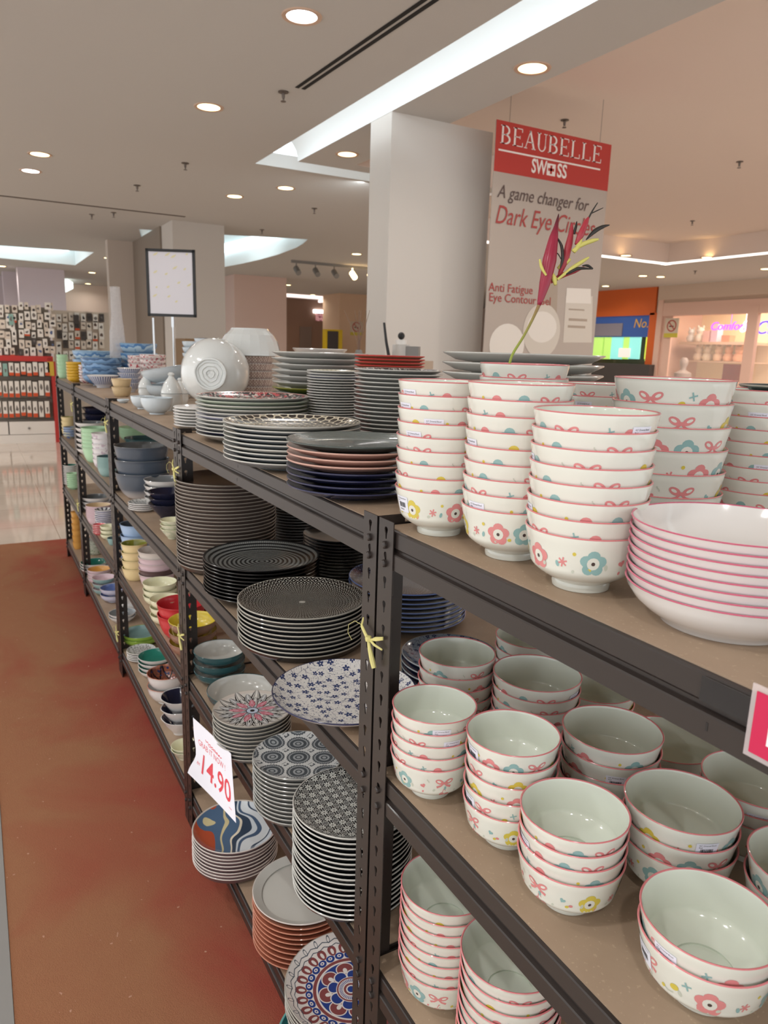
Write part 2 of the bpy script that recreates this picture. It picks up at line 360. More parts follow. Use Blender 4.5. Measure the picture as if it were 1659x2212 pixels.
def p_fade(a, b, z0, z1):
    m = glaze('fading glaze', a, .32); x, y, z = m.xyz(); return m.done(m.mix(((z-z0)/(z1-z0)).max(0).min(1), b, a))
def p_dots(a, b, s=90):
    m = glaze('dotted print', a, .25); m.xyz(); return m.done(m.mix(m.noise(s, 1) > .56, a, b))
def p_lattice(R):
    m = glaze('dark red lattice', '#3a2a2a', .2); r, th, x, y = m.polar(R); n = m.noise(5/R, 1)
    c = m.mix(n > .5, '#8a5548', '#b06a4a'); c = m.mix(((th*9+r).fr() < .14).max((th*9-r*2).fr() < .14), c, '#1f1d24'); return m.done(m.mix(n > .63, c, '#33406e'))
def p_cross(R):
    m = glaze('brown lattice print', '#c9b8ae', .3); x, y, z = m.xyz(); th = y.op('ARCTAN2', x)*(R/.0125); q = z/.0125
    a = (th+q).fr(); b = (th-q).fr(); return m.done(m.mix((a < .2).max(b < .2).max(((th*.5).fr() < .08)), '#d0c0b4', '#8b6a64'))
# ------------------------------------------------------------------ profiles (r, z, slot): 0 outside, 1 rim, 2 inside
def plate(R, h, fr=.62, t=.0032, flat=0, top=False):
    f = R*fr; foot = [(0, .0028, 0), (f-.012, .0028, 0), (f-.008, 0, 0), (f-.001, 0, 0), (f+.002, .004, 0)]
    rim = [(R-.0004, h-.0028, 0), (R, h-.0020, 1), (R, h-.001, 1), (R-.001, h, 1), (R-.0026, h-.0004, 1)]
    if flat: return (foot+[(R*.935, h*.26, 0), (R*.968, h*.5, 0), (R*.986, h*.76, 0)]+rim+[(R*.945, h*.74+t*.6, 2), (R*.84, h*.40+t*.8, 2), (f*.9, .0035+t, 2), (0, .0033+t, 2)] if flat and top else foot+[(R*.935, h*.26, 0), (R*.968, h*.5, 0), (R*.986, h*.76, 0)]+rim+[(R*.986-.0026, h*.76, 2), (R*.968-.0028, h*.5, 2), (R*.93, h*.26+t*.7, 2), (f, .0035+t, 2), (0, .0033+t, 2)])
    return foot+[(R*.84, h*.36, 0), (R*.955, h*.74, 0)]+rim+[(R*.945, h*.74+t*.6, 2), (R*.82, h*.36+t*.8, 2), (f, .0035+t, 2), (0, .0033+t, 2)]
def bowl(R, H, pts, t=.0025, rim=.0016):
    o = [(R*a, H*b) for a, b in pts]; P = [(0, H*.03, 0), (o[0][0]-.004, H*.03, 0), (o[0][0]-.003, 0, 0)]+[(a, b, 0) for a, b in o]
    P += [(R-.0006, H-rim, 0), (R, H-rim*.6, 1), (R-.0008, H, 1), (R-t*.8, H-.0004, 1), (R-t, H-rim*.8, 1)]
    for a, b in reversed(o[1:]): P.append((max(a-t, .002), max(b+t*.25, H*.03+t) if b < H*.3 else b, 2))
    return P+[(0, H*.04+t, 2)]
SHAPE = {
 'rice': [(.475, 0), (.485, .075), (.47, .12), (.60, .19), (.735, .27), (.825, .345), (.868, .405), (.873, .44), (.885, .485), (.905, .56), (.928, .66), (.948, .76), (.972, .86), (.99, .94)],
 'round': [(.48, 0), (.47, .07), (.60, .14), (.76, .28), (.88, .46), (.95, .65), (.985, .84)],
 'cup': [(.62, 0), (.66, .04), (.76, .16), (.85, .36), (.91, .58), (.96, .80)],
 'deep': [(.50, 0), (.58, .05), (.74, .20), (.86, .40), (.94, .66), (.98, .86)],
 'taper': [(.40, 0), (.41, .08), (.52, .22), (.68, .45), (.84, .70), (.95, .90)],
 'coupe': [(.62, 0), (.64, .10), (.78, .30), (.90, .55), (.97, .80)],
}
# ------------------------------------------------------------------ kinds of crockery: name, category, height/radius, profile, materials [outside, rim, inside], material of a top plate
def kind(R, key):
    K = KINDS[key]; H = K['hr']*R if K.get('hr') else K['H']
    return K, H
KINDS = {}
def pl(key, mats, top=None, hr=.15, fr=.62, flat=0, name='dinner_plate', alts=None): KINDS[key] = dict(t='plate', mats=mats, top=top, hr=hr, fr=fr, flat=flat, name=name, cat='plate', alts=alts)
def bo(key, mats, shape, hr, name='bowl', cat='bowl', top=None, alts=None): KINDS[key] = dict(t='bowl', mats=mats, shape=shape, hr=hr, name=name, cat=cat, top=top, alts=alts)
pl('pinkplate', [M_PWHITE, M_PPINK, M_PWHITE], hr=.42, fr=.60, name='deep_plate'); KINDS['pinkplate'].update(t='bowl', shape='coupe')
pl('greyplate', [M_LGREY, M_LGREY, M_LGREY]); pl('darkplate', [M_DGRN, M_EDGE, M_DGRN], hr=.3)
pl('t1', [M_NAVY, M_NAVY, M_NAVY], p_groove, alts={0: [M_DGRN, M_DGRN], 1: [M_TPINK]*2, 2: [M_TPINK]*2, 3: [M_TPINK]*2})
pl('t2', [G['greyrim'], M_LGREY, M_DGRN], p_honey, alts={0: [M_LGREY, M_LGREY], 5: [M_GREYP, M_LGREY]})
pl('t3', [M_GREYP, M_LGREY, M_GREYP], lambda R: p_blotch(R, '#2b2a30', '#d9cdc6', '#c4545a'), alts={1: [G['sage']]*2, 2: [G['sage'], M_LGREY], 5: [G['lilac'], M_LGREY], 9: [M_NAVY, M_LGREY]})
pl('t5', [M_LGREY, M_LGREY, M_LGREY], alts={6: [G['olive']]*2, 7: [G['deepteal']]*2, 8: [M_GREYP, M_LGREY], 10: [M_GREYP]*2})
pl('t6', [M_GREYP, M_LGREY, M_GREYP], lambda R: p_ribs(R, '#e0dcc6', '#c9c8ac'), alts={0: [M_LGREY]*2, 1: [M_LGREY]*2, 2: [G['lilac'], M_LGREY]})
pl('t7', [M_GREYP, M_LGREY, M_GREYP], lambda R: p_blotch(R, '#26262a', '#cfcac2', '#55504e'))
pl('redplate', [G['terracotta'], M_RED, G['terracotta']], lambda R: p_blotch(R, '#c65a55', '#e0b9a8', '#c65a55'))
pl('whiteplate', [M_LGREY, M_PWHITE, M_PWHITE], hr=.18)
pl('b1', [M_BRN, M_EDGEB, M_BRN], fr=.8, flat=1); pl('b2', [M_BLK, M_BLK, M_BLK], p_rings, hr=.17, fr=.72); pl('b3', [M_BLK, M_EDGE, M_BLK], p_spiral, hr=.14, fr=.74, flat=1)
pl('blackplate', [M_BLK, M_BLK, M_BLK]); pl('greyedge', [M_BRN, G['midgrey'], M_BRN]); pl('b6', [M_NAVY, G['dblue'], M_NAVY], p_scale)
pl('b7', [M_PWHITE, M_NAVY, M_PWHITE], lambda R: p_floral(R, '#e3e1de', '#39466f'), hr=.2); pl('b7g', [G['deepteal'], G['greyrim'], M_NAVY], lambda R: p_floral(R, '#6f7d8c', '#26304e'), hr=.2)
pl('c3', [G['midgrey'], M_EDGE, M_GREYP], p_lotus, name='side_plate', fr=.8, flat=1); pl('c4', [G['midgrey'], M_GREYP, M_GREYP], p_medal, fr=.8, flat=1); pl('c5', [M_BLK, M_LGREY, M_BLK], p_tile, fr=.8, flat=1)
pl('d1', [G['plum'], G['warmgrey'], M_GREYP], p_wave, fr=.8, name='deep_plate', hr=.2, flat=1); pl('d2', [G['terracotta'], G['terracotta'], G['terracotta']], hr=.17, fr=.84, alts={0: [M_LGREY, G['warmgrey'], M_LGREY]}, name='coupe_plate')
pl('d3', [G['plum'], M_EDGE, M_BRN], p_mandala, hr=.2, flat=1); pl('d4', [G['deepteal'], G['turq'], G['deepteal']], p_scroll)
pl('darkpat', [M_PWHITE, M_PWHITE, M_PWHITE], lambda R: p_floral(R, '#c9cac6', '#2f3a3a', 5), hr=.22, name='small_plate')
pl('whiteblue', [G['lilac'], M_PWHITE, G['lilac']], lambda R: p_ribs(R, '#d8d8d8', '#3b3b46', 12), hr=.35, name='small_dish'); pl('redpink', [G['coral'], M_PWHITE, G['coral']], hr=.5, name='small_dish'); KINDS['redpink'].update(t='bowl', shape='coupe')
W3 = [M_PWHITE]*3
bo('teal', [G['deepteal'], G['deepteal'], M_LGREY], 'round', .55, 'serving_bowl')
bo('greyblue', [p_fade('#4d5663', '#d8d3d2', .01, .05), G['greyrim'], G['midgrey']], 'deep', 1.02, 'serving_bowl'); bo('whitebowl', [M_PWHITE, M_PWHITE, G['greyrim']], 'coupe', .45); bo('navybowl', [G['inky'], G['inky'], G['inky']], 'taper', .8)
bo('creamcup', [p_dots('#e4e2cc', '#cfd3b8', 60), G['butter'], G['butter']], 'taper', .9, 'teacup', 'cup'); bo('mintbowl', [G['mint']]*3, 'round', .6); bo('darkteal', [G['darkteal']]*3, 'round', .55)
bo('lightblue', [G['lightblue'], G['lightblue'], G['slate']], 'cup', 1.0, 'cup', 'cup'); bo('yellowbowl', [G['paleyellow'], G['paleyellow'], G['olive']], 'cup', 1.0, 'cup', 'cup')
bo('greypink', [G['warmgrey'], G['warmgrey'], G['greyrim']], 'cup', .9, 'cup', 'cup'); bo('greypink2', [G['palepink'], G['warmgrey'], G['warmgrey']], 'cup', .9, 'cup', 'cup', alts={0: [G['warmgrey']]*2, 3: [G['plum'], G['palepink']]})
bo('creambowl', [G['butter']]*3, 'round', .68); bo('redbowl', [G['red']]*3, 'cup', .98); bo('brownbowl', [G['brown'], G['brown'], G['yellow']], 'round', .68, alts={0: [G['brown'], G['yellow']]})
bo('greenbowl', [G['lime'], G['lime'], G['tealgrey']], 'round', .5); bo('tealin', [M_PWHITE, M_PWHITE, G['seagreen']], 'coupe', .42); bo('blackred', [M_PWHITE, G['orange'], M_PWHITE], 'round', .98, top=p_lattice)
bo('navyin', [M_PWHITE, M_PWHITE, G['inky']], 'taper', .95, 'wavy_bowl'); bo('mintmug', [G['mint']]*3, 'cup', 1.1, 'cup', 'cup'); bo('pinkwhite', [p_dots('#e6e2e4', '#c9b9c4', 45), M_PWHITE, M_PWHITE], 'cup', .9, 'cup', 'cup')
bo('tealsmall', [G['tealgrey'], G['tealgrey'], G['darkteal']], 'cup', .9, 'cup', 'cup'); bo('pinkstack', [G['palepink'], G['palepink'], G['sand']], 'cup', .8, 'cup', 'cup'); bo('orangein', [G['palepink'], M_PWHITE, G['amber']], 'round', .6)
bo('pinkin', [G['tealgrey'], G['warmgrey'], G['palepink']], 'round', .6); bo('bluein', [G['lilac'], M_PWHITE, G['dblue']], 'round', .62); bo('shinywhite', W3, 'round', .7); bo('bluegrey', [p_brush('#8fa3c4', '#6a86c0', '#b7b9a8')]+[G['greyrim']]*2, 'round', .6)
bo('ambercup', [G['amber']]*3, 'cup', 1.7, 'cup', 'cup'); bo('greenpat', [p_dots('#b9bdac', '#8a9680', 70), M_LGREY, M_LGREY], 'cup', .8, 'cup', 'cup')
bo('bluebowl', [p_brush('#8fb4d6', '#bcd6e8', '#5e8cc0'), G['sky'], G['sky']], 'round', .62, 'mixing_bowl'); bo('bluebowl2', [p_brush('#5f88b8', '#86add6', '#4a6a90'), G['sky'], G['slate']], 'round', .62, 'mixing_bowl')
bo('mustard', [G['mustard']]*3, 'round', .7); bo('redpat', [p_dots('#e6d9d6', '#b8505c', 75), M_PWHITE, M_PWHITE], 'round', .6); bo('stripebowl', [p_stripe('#d9dde6', '#5a6a9c', 36, .08), M_PWHITE, M_PWHITE], 'taper', .8)
bo('palebowl', [G['paleblue']]*3, 'round', .62); bo('footbowl', [G['paleblue']]*3, 'round', 1.05); bo('bluewhite', [G['paleblue'], M_NAVY, M_PWHITE], 'round', .6); bo('sandcup', [G['sand']]*3, 'cup', 1.0, 'cup', 'cup'); bo('crossbox', [None, M_PWHITE, M_PWHITE], 'cup', .55, 'patterned_bowl')
CH = [M_CREAM, M_PRIM, M_INSIDE, M_DPINK, M_DTEAL, M_DYEL, M_DGREY, M_CREAM, M_DDARK]
KINDS['cherry'] = dict(t='cherry', hr=1.04, name='rice_bowl', cat='bowl'); KINDS['bigcherry'] = dict(t='cherry', hr=1.02, name='rice_bowl', cat='bowl')
_sh = {}
def prof_r(P, z):
    o = [(r, q) for r, q, k in P if k == 0]
    for (a, p), (b, q) in zip(o[2:], o[3:]):
        if p <= z <= q and q > p: return a+(b-a)*(z-p)/(q-p)
    return o[-1][0]
def cherry_deco(mb, P, R, H):
    def f(s, z, L): a = s/R; r = prof_r(P, z)+.00035+.00012*L; return (r*math.cos(a), r*math.sin(a), z)
    d = Deco(mb, f); S = R/.07; n = 12; stp = 2*PI*R/n
    for i in range(n):
        x = i*stp; k = (0, 5, 2, 1, 4, 3, 0, 7, 6, 1, 2, 4)[i]; zc = H*(.68, .58, .58, .60, .60, .60, .58, .56)[k]; u = .0142*S
        if k == 0: d.bow(x, zc, u*1.05, 3, 7); d.cherry(x+.2*u, zc-1.25*u, u*.75, 3, 3)
        elif k == 1: d.star(x, zc, u*.42, 3); d.ell(x+u, zc+.8*u, u*.16, u*.16, 5)
        elif k in (2, 4, 6): d.blossom(x, zc, u*1.05, {2: 3, 4: 4, 6: 5}[k], 7, 8)
        elif k == 3: d.heart(x, zc, u*.34, 3, 0, .4); d.line([(x+u*(.7+.12*q*math.cos(q*2)), zc+u*(.5+.22*q)) for q in [j*.4 for j in range(6)]], u*.11, 6)
        elif k == 5: d.ell(x, zc, u*.36, u*.28, 5, 0, .5); d.star(x+u*.9, zc+u*.7, u*.36, 4, 4); d.line([(x-u, zc-.5*u), (x-u*.6, zc-.75*u), (x-u*.1, zc-.6*u)], u*.14, 6)
        else: d.heart(x, zc+u*.3, u*.3, 4, 0, -.5); d.ell(x+.8*u, zc-u*.2, u*.2, u*.15, 3)
    for i in range(22): x = i*2*PI*R/22; d.ell(x+.003*S, H*(.44+.05*((i*7) % 3)), .0035*S*(.5+(i % 3)*.3), .0022*S, (6, 5, 6, 3, 6, 4)[i % 6], 0, i)
def wall_t(K, R, H, p):
    """wall thickness that still lets the bowls of a stack nest at pitch p"""
    if not p or K['t'] == 'plate': return .0025
    o = [(R*a, H*b) for a, b in SHAPE['rice' if K['t'] == 'cherry' else K['shape']]]+[(R-.0006, H-.0022), (R, H)]
    def at(z):
        for (a, u), (b, v) in zip(o, o[1:]):
            if u <= z <= v: return a+(b-a)*(z-u)/(v-u)
        return R
    g = min(at(z)-at(z-p) for z in [p+(H-p)*i/30 for i in range(31)])
    return round(max(.0009, min(.0026, g-.0012)), 5)
def mesh_for(key, R, top, alt=None, seg=64, t=.0025):
    """one shared mesh per kind, size and place in the stack (top or below)"""
    K, H = kind(R, key); k = (key, round(R, 4), bool(top), alt, t)
    if k in _sh: return _sh[k], H
    mb = MB()
    if K['t'] == 'cherry':
        P = bowl(R, H, SHAPE['rice'], t); mb.lathe(P, seg, wob=.0022); cherry_deco(mb, P, R, H); mats = CH
    else:
        mats = list(K['mats'])
        if alt is not None: a = K['alts'][alt]; mats = [a[0], a[1], a[2] if len(a) > 2 else (a[0] if K['t'] == 'plate' else mats[2])]
        if key == 'crossbox': mats[0] = p_cross(R)
        if K['t'] == 'plate': P = plate(R, H, K['fr'], .0032, K['flat'], top)
        else: P = bowl(R, H, SHAPE[K['shape']], t)
        if top and K['top']: mats[2] = K['top'](R)
        mb.lathe(P, seg, wob=(.02 if K['name'] == 'wavy_bowl' else .0012))
    o = mb.build(K['name'], mats); me = o.data; bpy.data.objects.remove(o); _sh[k] = me; return me, H
ORD = ['topmost', 'second', 'third', 'fourth', 'fifth', 'sixth', 'seventh', 'eighth', 'ninth', 'tenth', 'eleventh', 'twelfth', 'thirteenth', 'fourteenth', 'fifteenth', 'sixteenth', 'seventeenth', 'eighteenth', 'nineteenth', 'twentieth'] + ['twenty-%s' % q for q in ('first', 'second', 'third', 'fourth', 'fifth', 'sixth', 'seventh', 'eighth')]
def stack(sid, key, lv, X, Y, R, h, n, what, where, z0=0):
    K, H = kind(R, key); far = (Vector((X, Y, 1.2))-CAM).length > 2.6; seg = 32 if far else 72
    lo = .0082 if K['t'] == 'plate' else H*.13
    if n > 1:
        p = (h-z0-H)/(n-1)
        if p < lo: n = max(1, int((h-z0-H)/lo)+1); p = lo if n > 1 else 0
        if n == 1: p = 0
        if p > H*.97:                                 # taller than the stack can be: more of them
            n = min(27, int((h-z0-H)/(H*.62))+2); p = (h-z0-H)/(n-1)
    else: p = 0
    tw = wall_t(K, R, H, p); rnd = random.Random(sid); objs = []
    for i in range(n):                                # i = 0 is the top one
        alt = i if (K.get('alts') and i in K['alts']) else None
        me, H = mesh_for(key, R, i == 0, alt, seg, tw)
        o = bpy.data.objects.new(K['name'], me); col.objects.link(o)
        j = .0012 if i else 0
        if K['t'] != 'plate': j = .0004 if i else 0
        o.location = (X+rnd.uniform(-j, j), Y+rnd.uniform(-j, j), ZS[lv]+z0+max(0, n-1-i)*p+.0004)
        o.rotation_euler = (0, 0, rnd.uniform(0, 2*PI) if K['t'] == 'cherry' else TOPROT.get(sid, 0)+(rnd.uniform(0, 6) if i else 0))
        pre = 'only one in' if n == 1 else ('bottom one of' if i == n-1 else ORD[i]+(' of' if i == 0 else ' down in'))
        tag(o, f'{what}, {pre} {where}', K['cat'], f'{what}s, {where}'); objs.append(o)
    STK[sid] = objs; return objs
STK = {}; TOPROT = {'B3': .3, 'C3': .4, 'D3': .2, 'D1': 1.3, 'C5': .75, 'C4': .35}
ZS = {1: 1.389, 2: .960, 3: .574, 4: .142}
# ------------------------------------------------------------------ room shell
HC = 3.3                                               # ceiling height
def quads(rects, z, up=False):
    mb = MB()
    for x0, x1, y0, y1 in rects: mb.add([(x0, y0, z), (x1, y0, z), (x1, y1, z), (x0, y1, z)], [(0, 3, 2, 1) if not up else (0, 1, 2, 3)])
    return mb
struct(quads([(-30, 4, -7, 16)], 0, True).build('floor', tile_mat(), smooth=False))
tag(MB().box((-6.6, -.585, .0005), (1.2, .75, .006)).build('carpet', carpet_mat(), smooth=False), 'worn red-brown carpet laid in the aisle beside the dish racks', 'carpet')
struct(bx('floor_strip_1', (-6.6, -.64, .0005), (1.2, -.586, .009), M_GREY))  # plain grey strip along the aisle side of the carpet
HOLES = [(-6.9, 3, 1.87, 2.165), (-6.9, -6.6, 2.165, 4.4), (-6.4, 3, 2.655, 4.4), (-9.2, 3, 4.4, 10.1)]
POLY1 = [on_z(x, y, HC) for x, y in ((300, 495), (480, 507), (665, 517), (655, 526), (640, 535), (600, 550), (560, 561), (520, 570), (482, 577), (420, 586), (330, 590))]
POLY2 = [on_z(x, y, HC) for x, y in ((-90, 524), (205, 545), (205, 576), (-90, 549))]
def bbox(P): return (min(p.x for p in P)-.1, max(p.x for p in P)+.1, min(p.y for p in P)-.1, max(p.y for p in P)+.1)
HB = HOLES+[bbox(POLY1), bbox(POLY2)]
HB[5] = (HB[5][0], HB[5][1], HB[5][2], min(HB[5][3], HB[4][2]-.02)) if HB[5][1] > HB[4][0] else HB[5]
POLY2 = [Vector((p.x, min(p.y, HB[5][3]-.02), p.z)) for p in POLY2]
xs = sorted({-30, 4}|{h[i] for h in HB for i in (0, 1)}); ys = sorted({-7, 16}|{h[i] for h in HB for i in (2, 3)})
cells = [(a, b, c, d) for a, b in zip(xs, xs[1:]) for c, d in zip(ys, ys[1:]) if not any(h[0] < (a+b)/2 < h[1] and h[2] < (c+d)/2 < h[3] for h in HB)]
cb = quads(cells, HC)
for P, h in ((POLY1, HB[4]), (POLY2, HB[5])):
    L = [[Vector((h[0], h[2], HC)), Vector((h[1], h[2], HC)), Vector((h[1], h[3], HC)), Vector((h[0], h[3], HC))], [Vector(p) for p in P]]
    cb.add(L[0]+L[1], [tuple(t) for t in tessellate_polygon(L)])
struct(cb.build('ceiling', M_PAINT, smooth=False))
rz = MB()                                              # the raised coffer behind the beam
for x0, x1, y0, y1 in HOLES[2:]: rz.add([(x0, y0, 3.6), (x1, y0, 3.6), (x1, y1, 3.6), (x0, y1, 3.6)], [(0, 3, 2, 1)])
for a, b in (((-9.2, 10.1), (3, 10.1)), ((-9.2, 4.4), (-9.2, 10.1)), ((-6.4, 2.655), (-6.4, 4.4)), ((-9.2, 4.4), (-6.4, 4.4)), ((-6.4, 2.655), (3, 2.655))):
    rz.add([(*a, HC), (*b, HC), (*b, 3.6), (*a, 3.6)], [(0, 1, 2, 3)])
struct(rz.build('ceiling_coffer', Mat('coffer paint', '#e6d6cb', .9), smooth=False))
M_CW = Mat('cove white', '#eef1f0', .7)
cv = MB(); pr_ = [(2.165, 3.3), (2.163, 3.34), (2.15, 3.39), (2.11, 3.45), (2.03, 3.50), (1.90, 3.53), (1.70, 3.54)]
cv.add([(X, y, z) for X in (-6.6, 3) for y, z in pr_], [(i, i+1, i+8, i+7) for i in range(6)])
cv.add([(-6.9, 1.87, 3.3), (-6.9, 4.4, 3.3), (-6.9, 4.4, 3.42), (-6.9, 1.87, 3.42), (-7.2, 1.5, 3.54), (-6.55, 1.5, 3.54), (-6.55, 4.4, 3.54), (-7.2, 4.4, 3.54), (-6.6, 2.165, 3.3), (-6.6, 4.4, 3.3), (-6.6, 4.4, 3.40), (-6.6, 2.165, 3.40), (-7.2, 1.5, 3.4), (-7.2, 4.4, 3.4)],
    [(0, 1, 2, 3), (4, 5, 6, 7), (8, 9, 10, 11), (4, 12, 13, 7)])
struct(cv.build('ceiling_cove', M_CW, ang=60))
def area(name, loc, size, W, color, rot=(0, 0, 0), parent=None, shape='DISK', sy=None, spread=PI):
    l = bpy.data.lights.new(name, 'AREA'); l.energy = W; l.color = color; l.shape = shape; l.size = size; l.spread = spread
    if sy: l.size_y = sy
    o = bpy.data.objects.new(name, l); col.objects.link(o); o.location = loc; o.rotation_euler = rot
    if parent: o.parent = parent
    return o
def cove_lamp(a, b, label):
    t = tag(MB().tube([a, b], .02).build('cove_lamp', M_COVE), label, 'cove lamp'); return t
cove_lamp((-6.5, 1.76, 3.37), (2.9, 1.76, 3.37), 'long white tube lamp hidden in the ceiling cove')
cove_lamp((-7.05, 1.6, 3.44), (-7.05, 4.3, 3.44), 'shorter white tube lamp hidden at the end of the ceiling cove')
area('cove_light', (-1.8, 1.72, 3.42), 9, COVE_W*2.6, (.86, .95, 1), (math.radians(-78), 0, 0), None, 'RECTANGLE', .06)
area('cove_light', (-7.0, 3, 3.46), 2.6, COVE_W*.8, (.86, .95, 1), (0, math.radians(-75), PI), None, 'RECTANGLE', .05)
# lit recesses far off: oval one by the middle column, long one at the left
for P, nm, H_, lab in ((POLY1, 'ceiling_recess', .75, 'cool white tube lamp inside the curved ceiling recess'), (POLY2, 'ceiling_recess', .6, 'cool white tube lamp inside the long ceiling recess')):
    mb = MB(); n = len(P)
    mb.add([(p.x, p.y, HC) for p in P]+[(p.x, p.y, HC+H_) for p in P], [(i, (i+1) % n, n+(i+1) % n, n+i) for i in range(n)]+[tuple(range(n, 2*n))])
    struct(mb.build(nm, M_CW, smooth=False))
    c = sum(P, Vector())/n; q = MB(); e = max(P, key=lambda p: p.x)
    q.tube([(p.x+(c.x-p.x)*.12, p.y+(c.y-p.y)*.12, HC+.35) for p in (P[2:] if P is POLY1 else P[2:])], .09)
    tag(q.build('cove_lamp', Mat('recess tube', '#ffffff', .5, emit='#d6f0f8', estr=3)), lab, 'cove lamp')
    area('recess_light', (c.x, c.y, HC+.45), 1.6, COVE_W*1.5, (.82, .96, 1))
# walls that close the hall
struct(bx('wall_far', (-24.2, -7, 0), (-24, 16, HC), M_PINKW)); struct(bx('wall_side', (-30, 16, 0), (4, 16.2, HC), M_PINKW))
def column(x0, x1, y0, y1, m=M_COL, top=HC): return struct(MB().box((x0, y0, 0), (x1, y1, top)).build('column', m, smooth=False))
column(-5.2, -4.885, 2.168, 3.05, Mat('column warm white', '#d6d0c9', .8))
column(-11.2, -10.55, 1.975, 2.69); bx('wall_partition', (-13.2, 1.95, 0), (-11.2, 2.1, HC), M_GREYLAM)['kind'] = 'structure'
column(-13.4, -13.2, 1.55, 2.1, Mat('white pier', '#ccbfb3', .8)); column(-18.2, -17.2, 4.95, 6.25, Mat('rose column', '#d9bfb4', .8))
column(-21.6, -20.4, 9.2, 10.4, Mat('peach column', '#dcbc9f', .8))
for i, (x0, y0) in enumerate(((-19.5, .55), (-21, .3), (-22.5, .05))): column(x0-.5, x0, y0, y0+1.0, Mat('lilac white pier', '#d6cad0', .8))
# ------------------------------------------------------------------ boltless racks
DEP = .68
def flange(mb, wd, hh, swap):
    """steel strip with a column of keyhole slots; swap turns it into the side flange"""
    th = .0018; pit = .0405; n = int(hh/pit)
    f = (lambda a, z, d: (a, d, z)) if not swap else (lambda a, z, d: (d, a, z))
    key = [(.0, .0095), (.0038, .0085), (.0052, .0055), (.0046, .002), (.0028, -.002), (.0022, -.0095), (-.0010, -.0105), (-.0022, -.002), (-.0042, .002), (-.0050, .0055), (-.0036, .0085)]
    def cell(z0, z1, hole):
        o = [(0, z0), (wd, z0), (wd, z1), (0, z1)]; loops = [o]
        if hole: c = (wd*.52, (z0+z1)/2); loops.append([(c[0]+a, c[1]+b) for a, b in key])
        T = tessellate_polygon([[Vector((a, b, 0)) for a, b in l] for l in loops]); pts = [p for l in loops for p in l]; m = len(pts)
        F = [tuple(t) for t in T]+[tuple(i+m for i in t) for t in T]
        if hole: k = len(key); F += [(4+i, 4+(i+1) % k, m+4+(i+1) % k, m+4+i) for i in range(k)]
        mb.add([f(a, b, 0) for a, b in pts]+[f(a, b, th) for a, b in pts], F)
    for i in range(n): cell(hh-(i+1)*pit, hh-i*pit, True)
    cell(0, hh-n*pit, False)
    for a in (0, wd): mb.add([f(a, 0, 0), f(a, hh, 0), f(a, hh, th), f(a, 0, th)], [(0, 1, 2, 3)])
    mb.add([f(0, hh, 0), f(wd, hh, 0), f(wd, hh, th), f(0, hh, th)], [(0, 1, 2, 3)])
PW, PH = .0475, 1.403
def post_mesh(sx, sy):
    mb = MB(); flange(mb, PW, PH, False); flange(mb, PW, PH, True)
    for z in ZS.values():                              # bolts that lock each beam
        for dz in (-.022, -.052):
            n = len(mb.v); bl = MB().lathe([(0, .0062, 0), (.0046, .0058, 0), (.0060, .004, 0), (.0062, .0, 0)], 10); o = Vector((PW*.52, 0, z+dz-.004))
            mb.add([(o.x+v[0], -v[2], o.z+v[1]) for v in bl.v], bl.f)
    mb.v = [(x*sx, y*sy, max(z, .0064)) for x, y, z in mb.v]
    o = mb.build('post', M_STEEL, smooth=False); me = o.data; bpy.data.objects.remove(o); return me
POSTS = {(a, b): post_mesh(a, b) for a in (1, -1) for b in (1, -1)}
BEAMP = [(.006, 0), (.0015, -.0008), (0, -.0025), (0, -.0255), (.0045, -.0295), (.0045, -.0335), (-.0012, -.0355), (-.0028, -.0372), (-.0026, -.061), (.002, -.0632), (.010, -.0632), (.010, -.001)]
def beam(L, horizontal=True):
    mb = MB(); n = len(BEAMP)
    mb.add([(0, y, z) for y, z in BEAMP]+[(L, y, z) for y, z in BEAMP], [(i, (i+1) % n, n+(i+1) % n, n+i) for i in range(n)])
    for xx in (L*.45,):                                # slot pair punched in the face
        for z in (-.014, -.047): mb.box((xx-.0012, -.0031 if z < -.03 else -.0004, z-.004), (xx+.0012, .001, z+.004), 1)
    return mb
def rack(x0, x1, label):
    L = x1-x0; R = thing('storage_rack', label, 'storage rack', (x0, 0, 0), 0, 'boltless steel racks in one long row')
    for sx in (1, -1):
        for sy in (1, -1):
            p = bpy.data.objects.new('post', POSTS[(sx, sy)]); col.objects.link(p); p.parent = R; p.location = (0 if sx > 0 else L, -.005 if sy > 0 else DEP+.005, 0)
    bm = beam(L-.006); first = None
    sd = MB().box((0, .01, -.0632), (.004, DEP-.01, -.001))
    for lv, z in ZS.items():
        for back in (0, 1):
            if first is None: o = first = bm.build('beam', [M_STEEL, M_BLACK], R, smooth=False)
            else: o = bpy.data.objects.new('beam', first.data); col.objects.link(o); o.parent = R
            o.location = (.003 if not back else L-.003, 0 if not back else DEP, z-.0012); o.rotation_euler = (0, 0, PI*back)
        for xx in (.0022, L-.0062):
            if lv == 1 and xx < .01: so = sd.build('side_beam', M_STEEL, R, smooth=False)
            elif True: so2 = so.copy(); col.objects.link(so2); so2.location.x = xx; so2.location.z = z; so2.parent = R; continue
            so.location = (xx, 0, z)
        b = MB().box((.0075, .0068, -.012), (L-.0075, DEP-.0068, 0)).build('shelf_board', M_MDF, R, smooth=False); b.location = (0, 0, z)
    return R
XB = [-.984, -2.305, -3.66, -5.015, -6.05]
rack(XB[0], .37, 'near dark steel rack with cream cherry bowls on its shelves')
for i, lb in enumerate(('dark steel rack full of black and patterned plates', 'dark steel rack with slate, red and pink bowls', 'dark steel rack with mint and white cups', 'short end rack of the row next to the bare tile floor')): rack(XB[i+1]+.001, XB[i]-.003, lb)
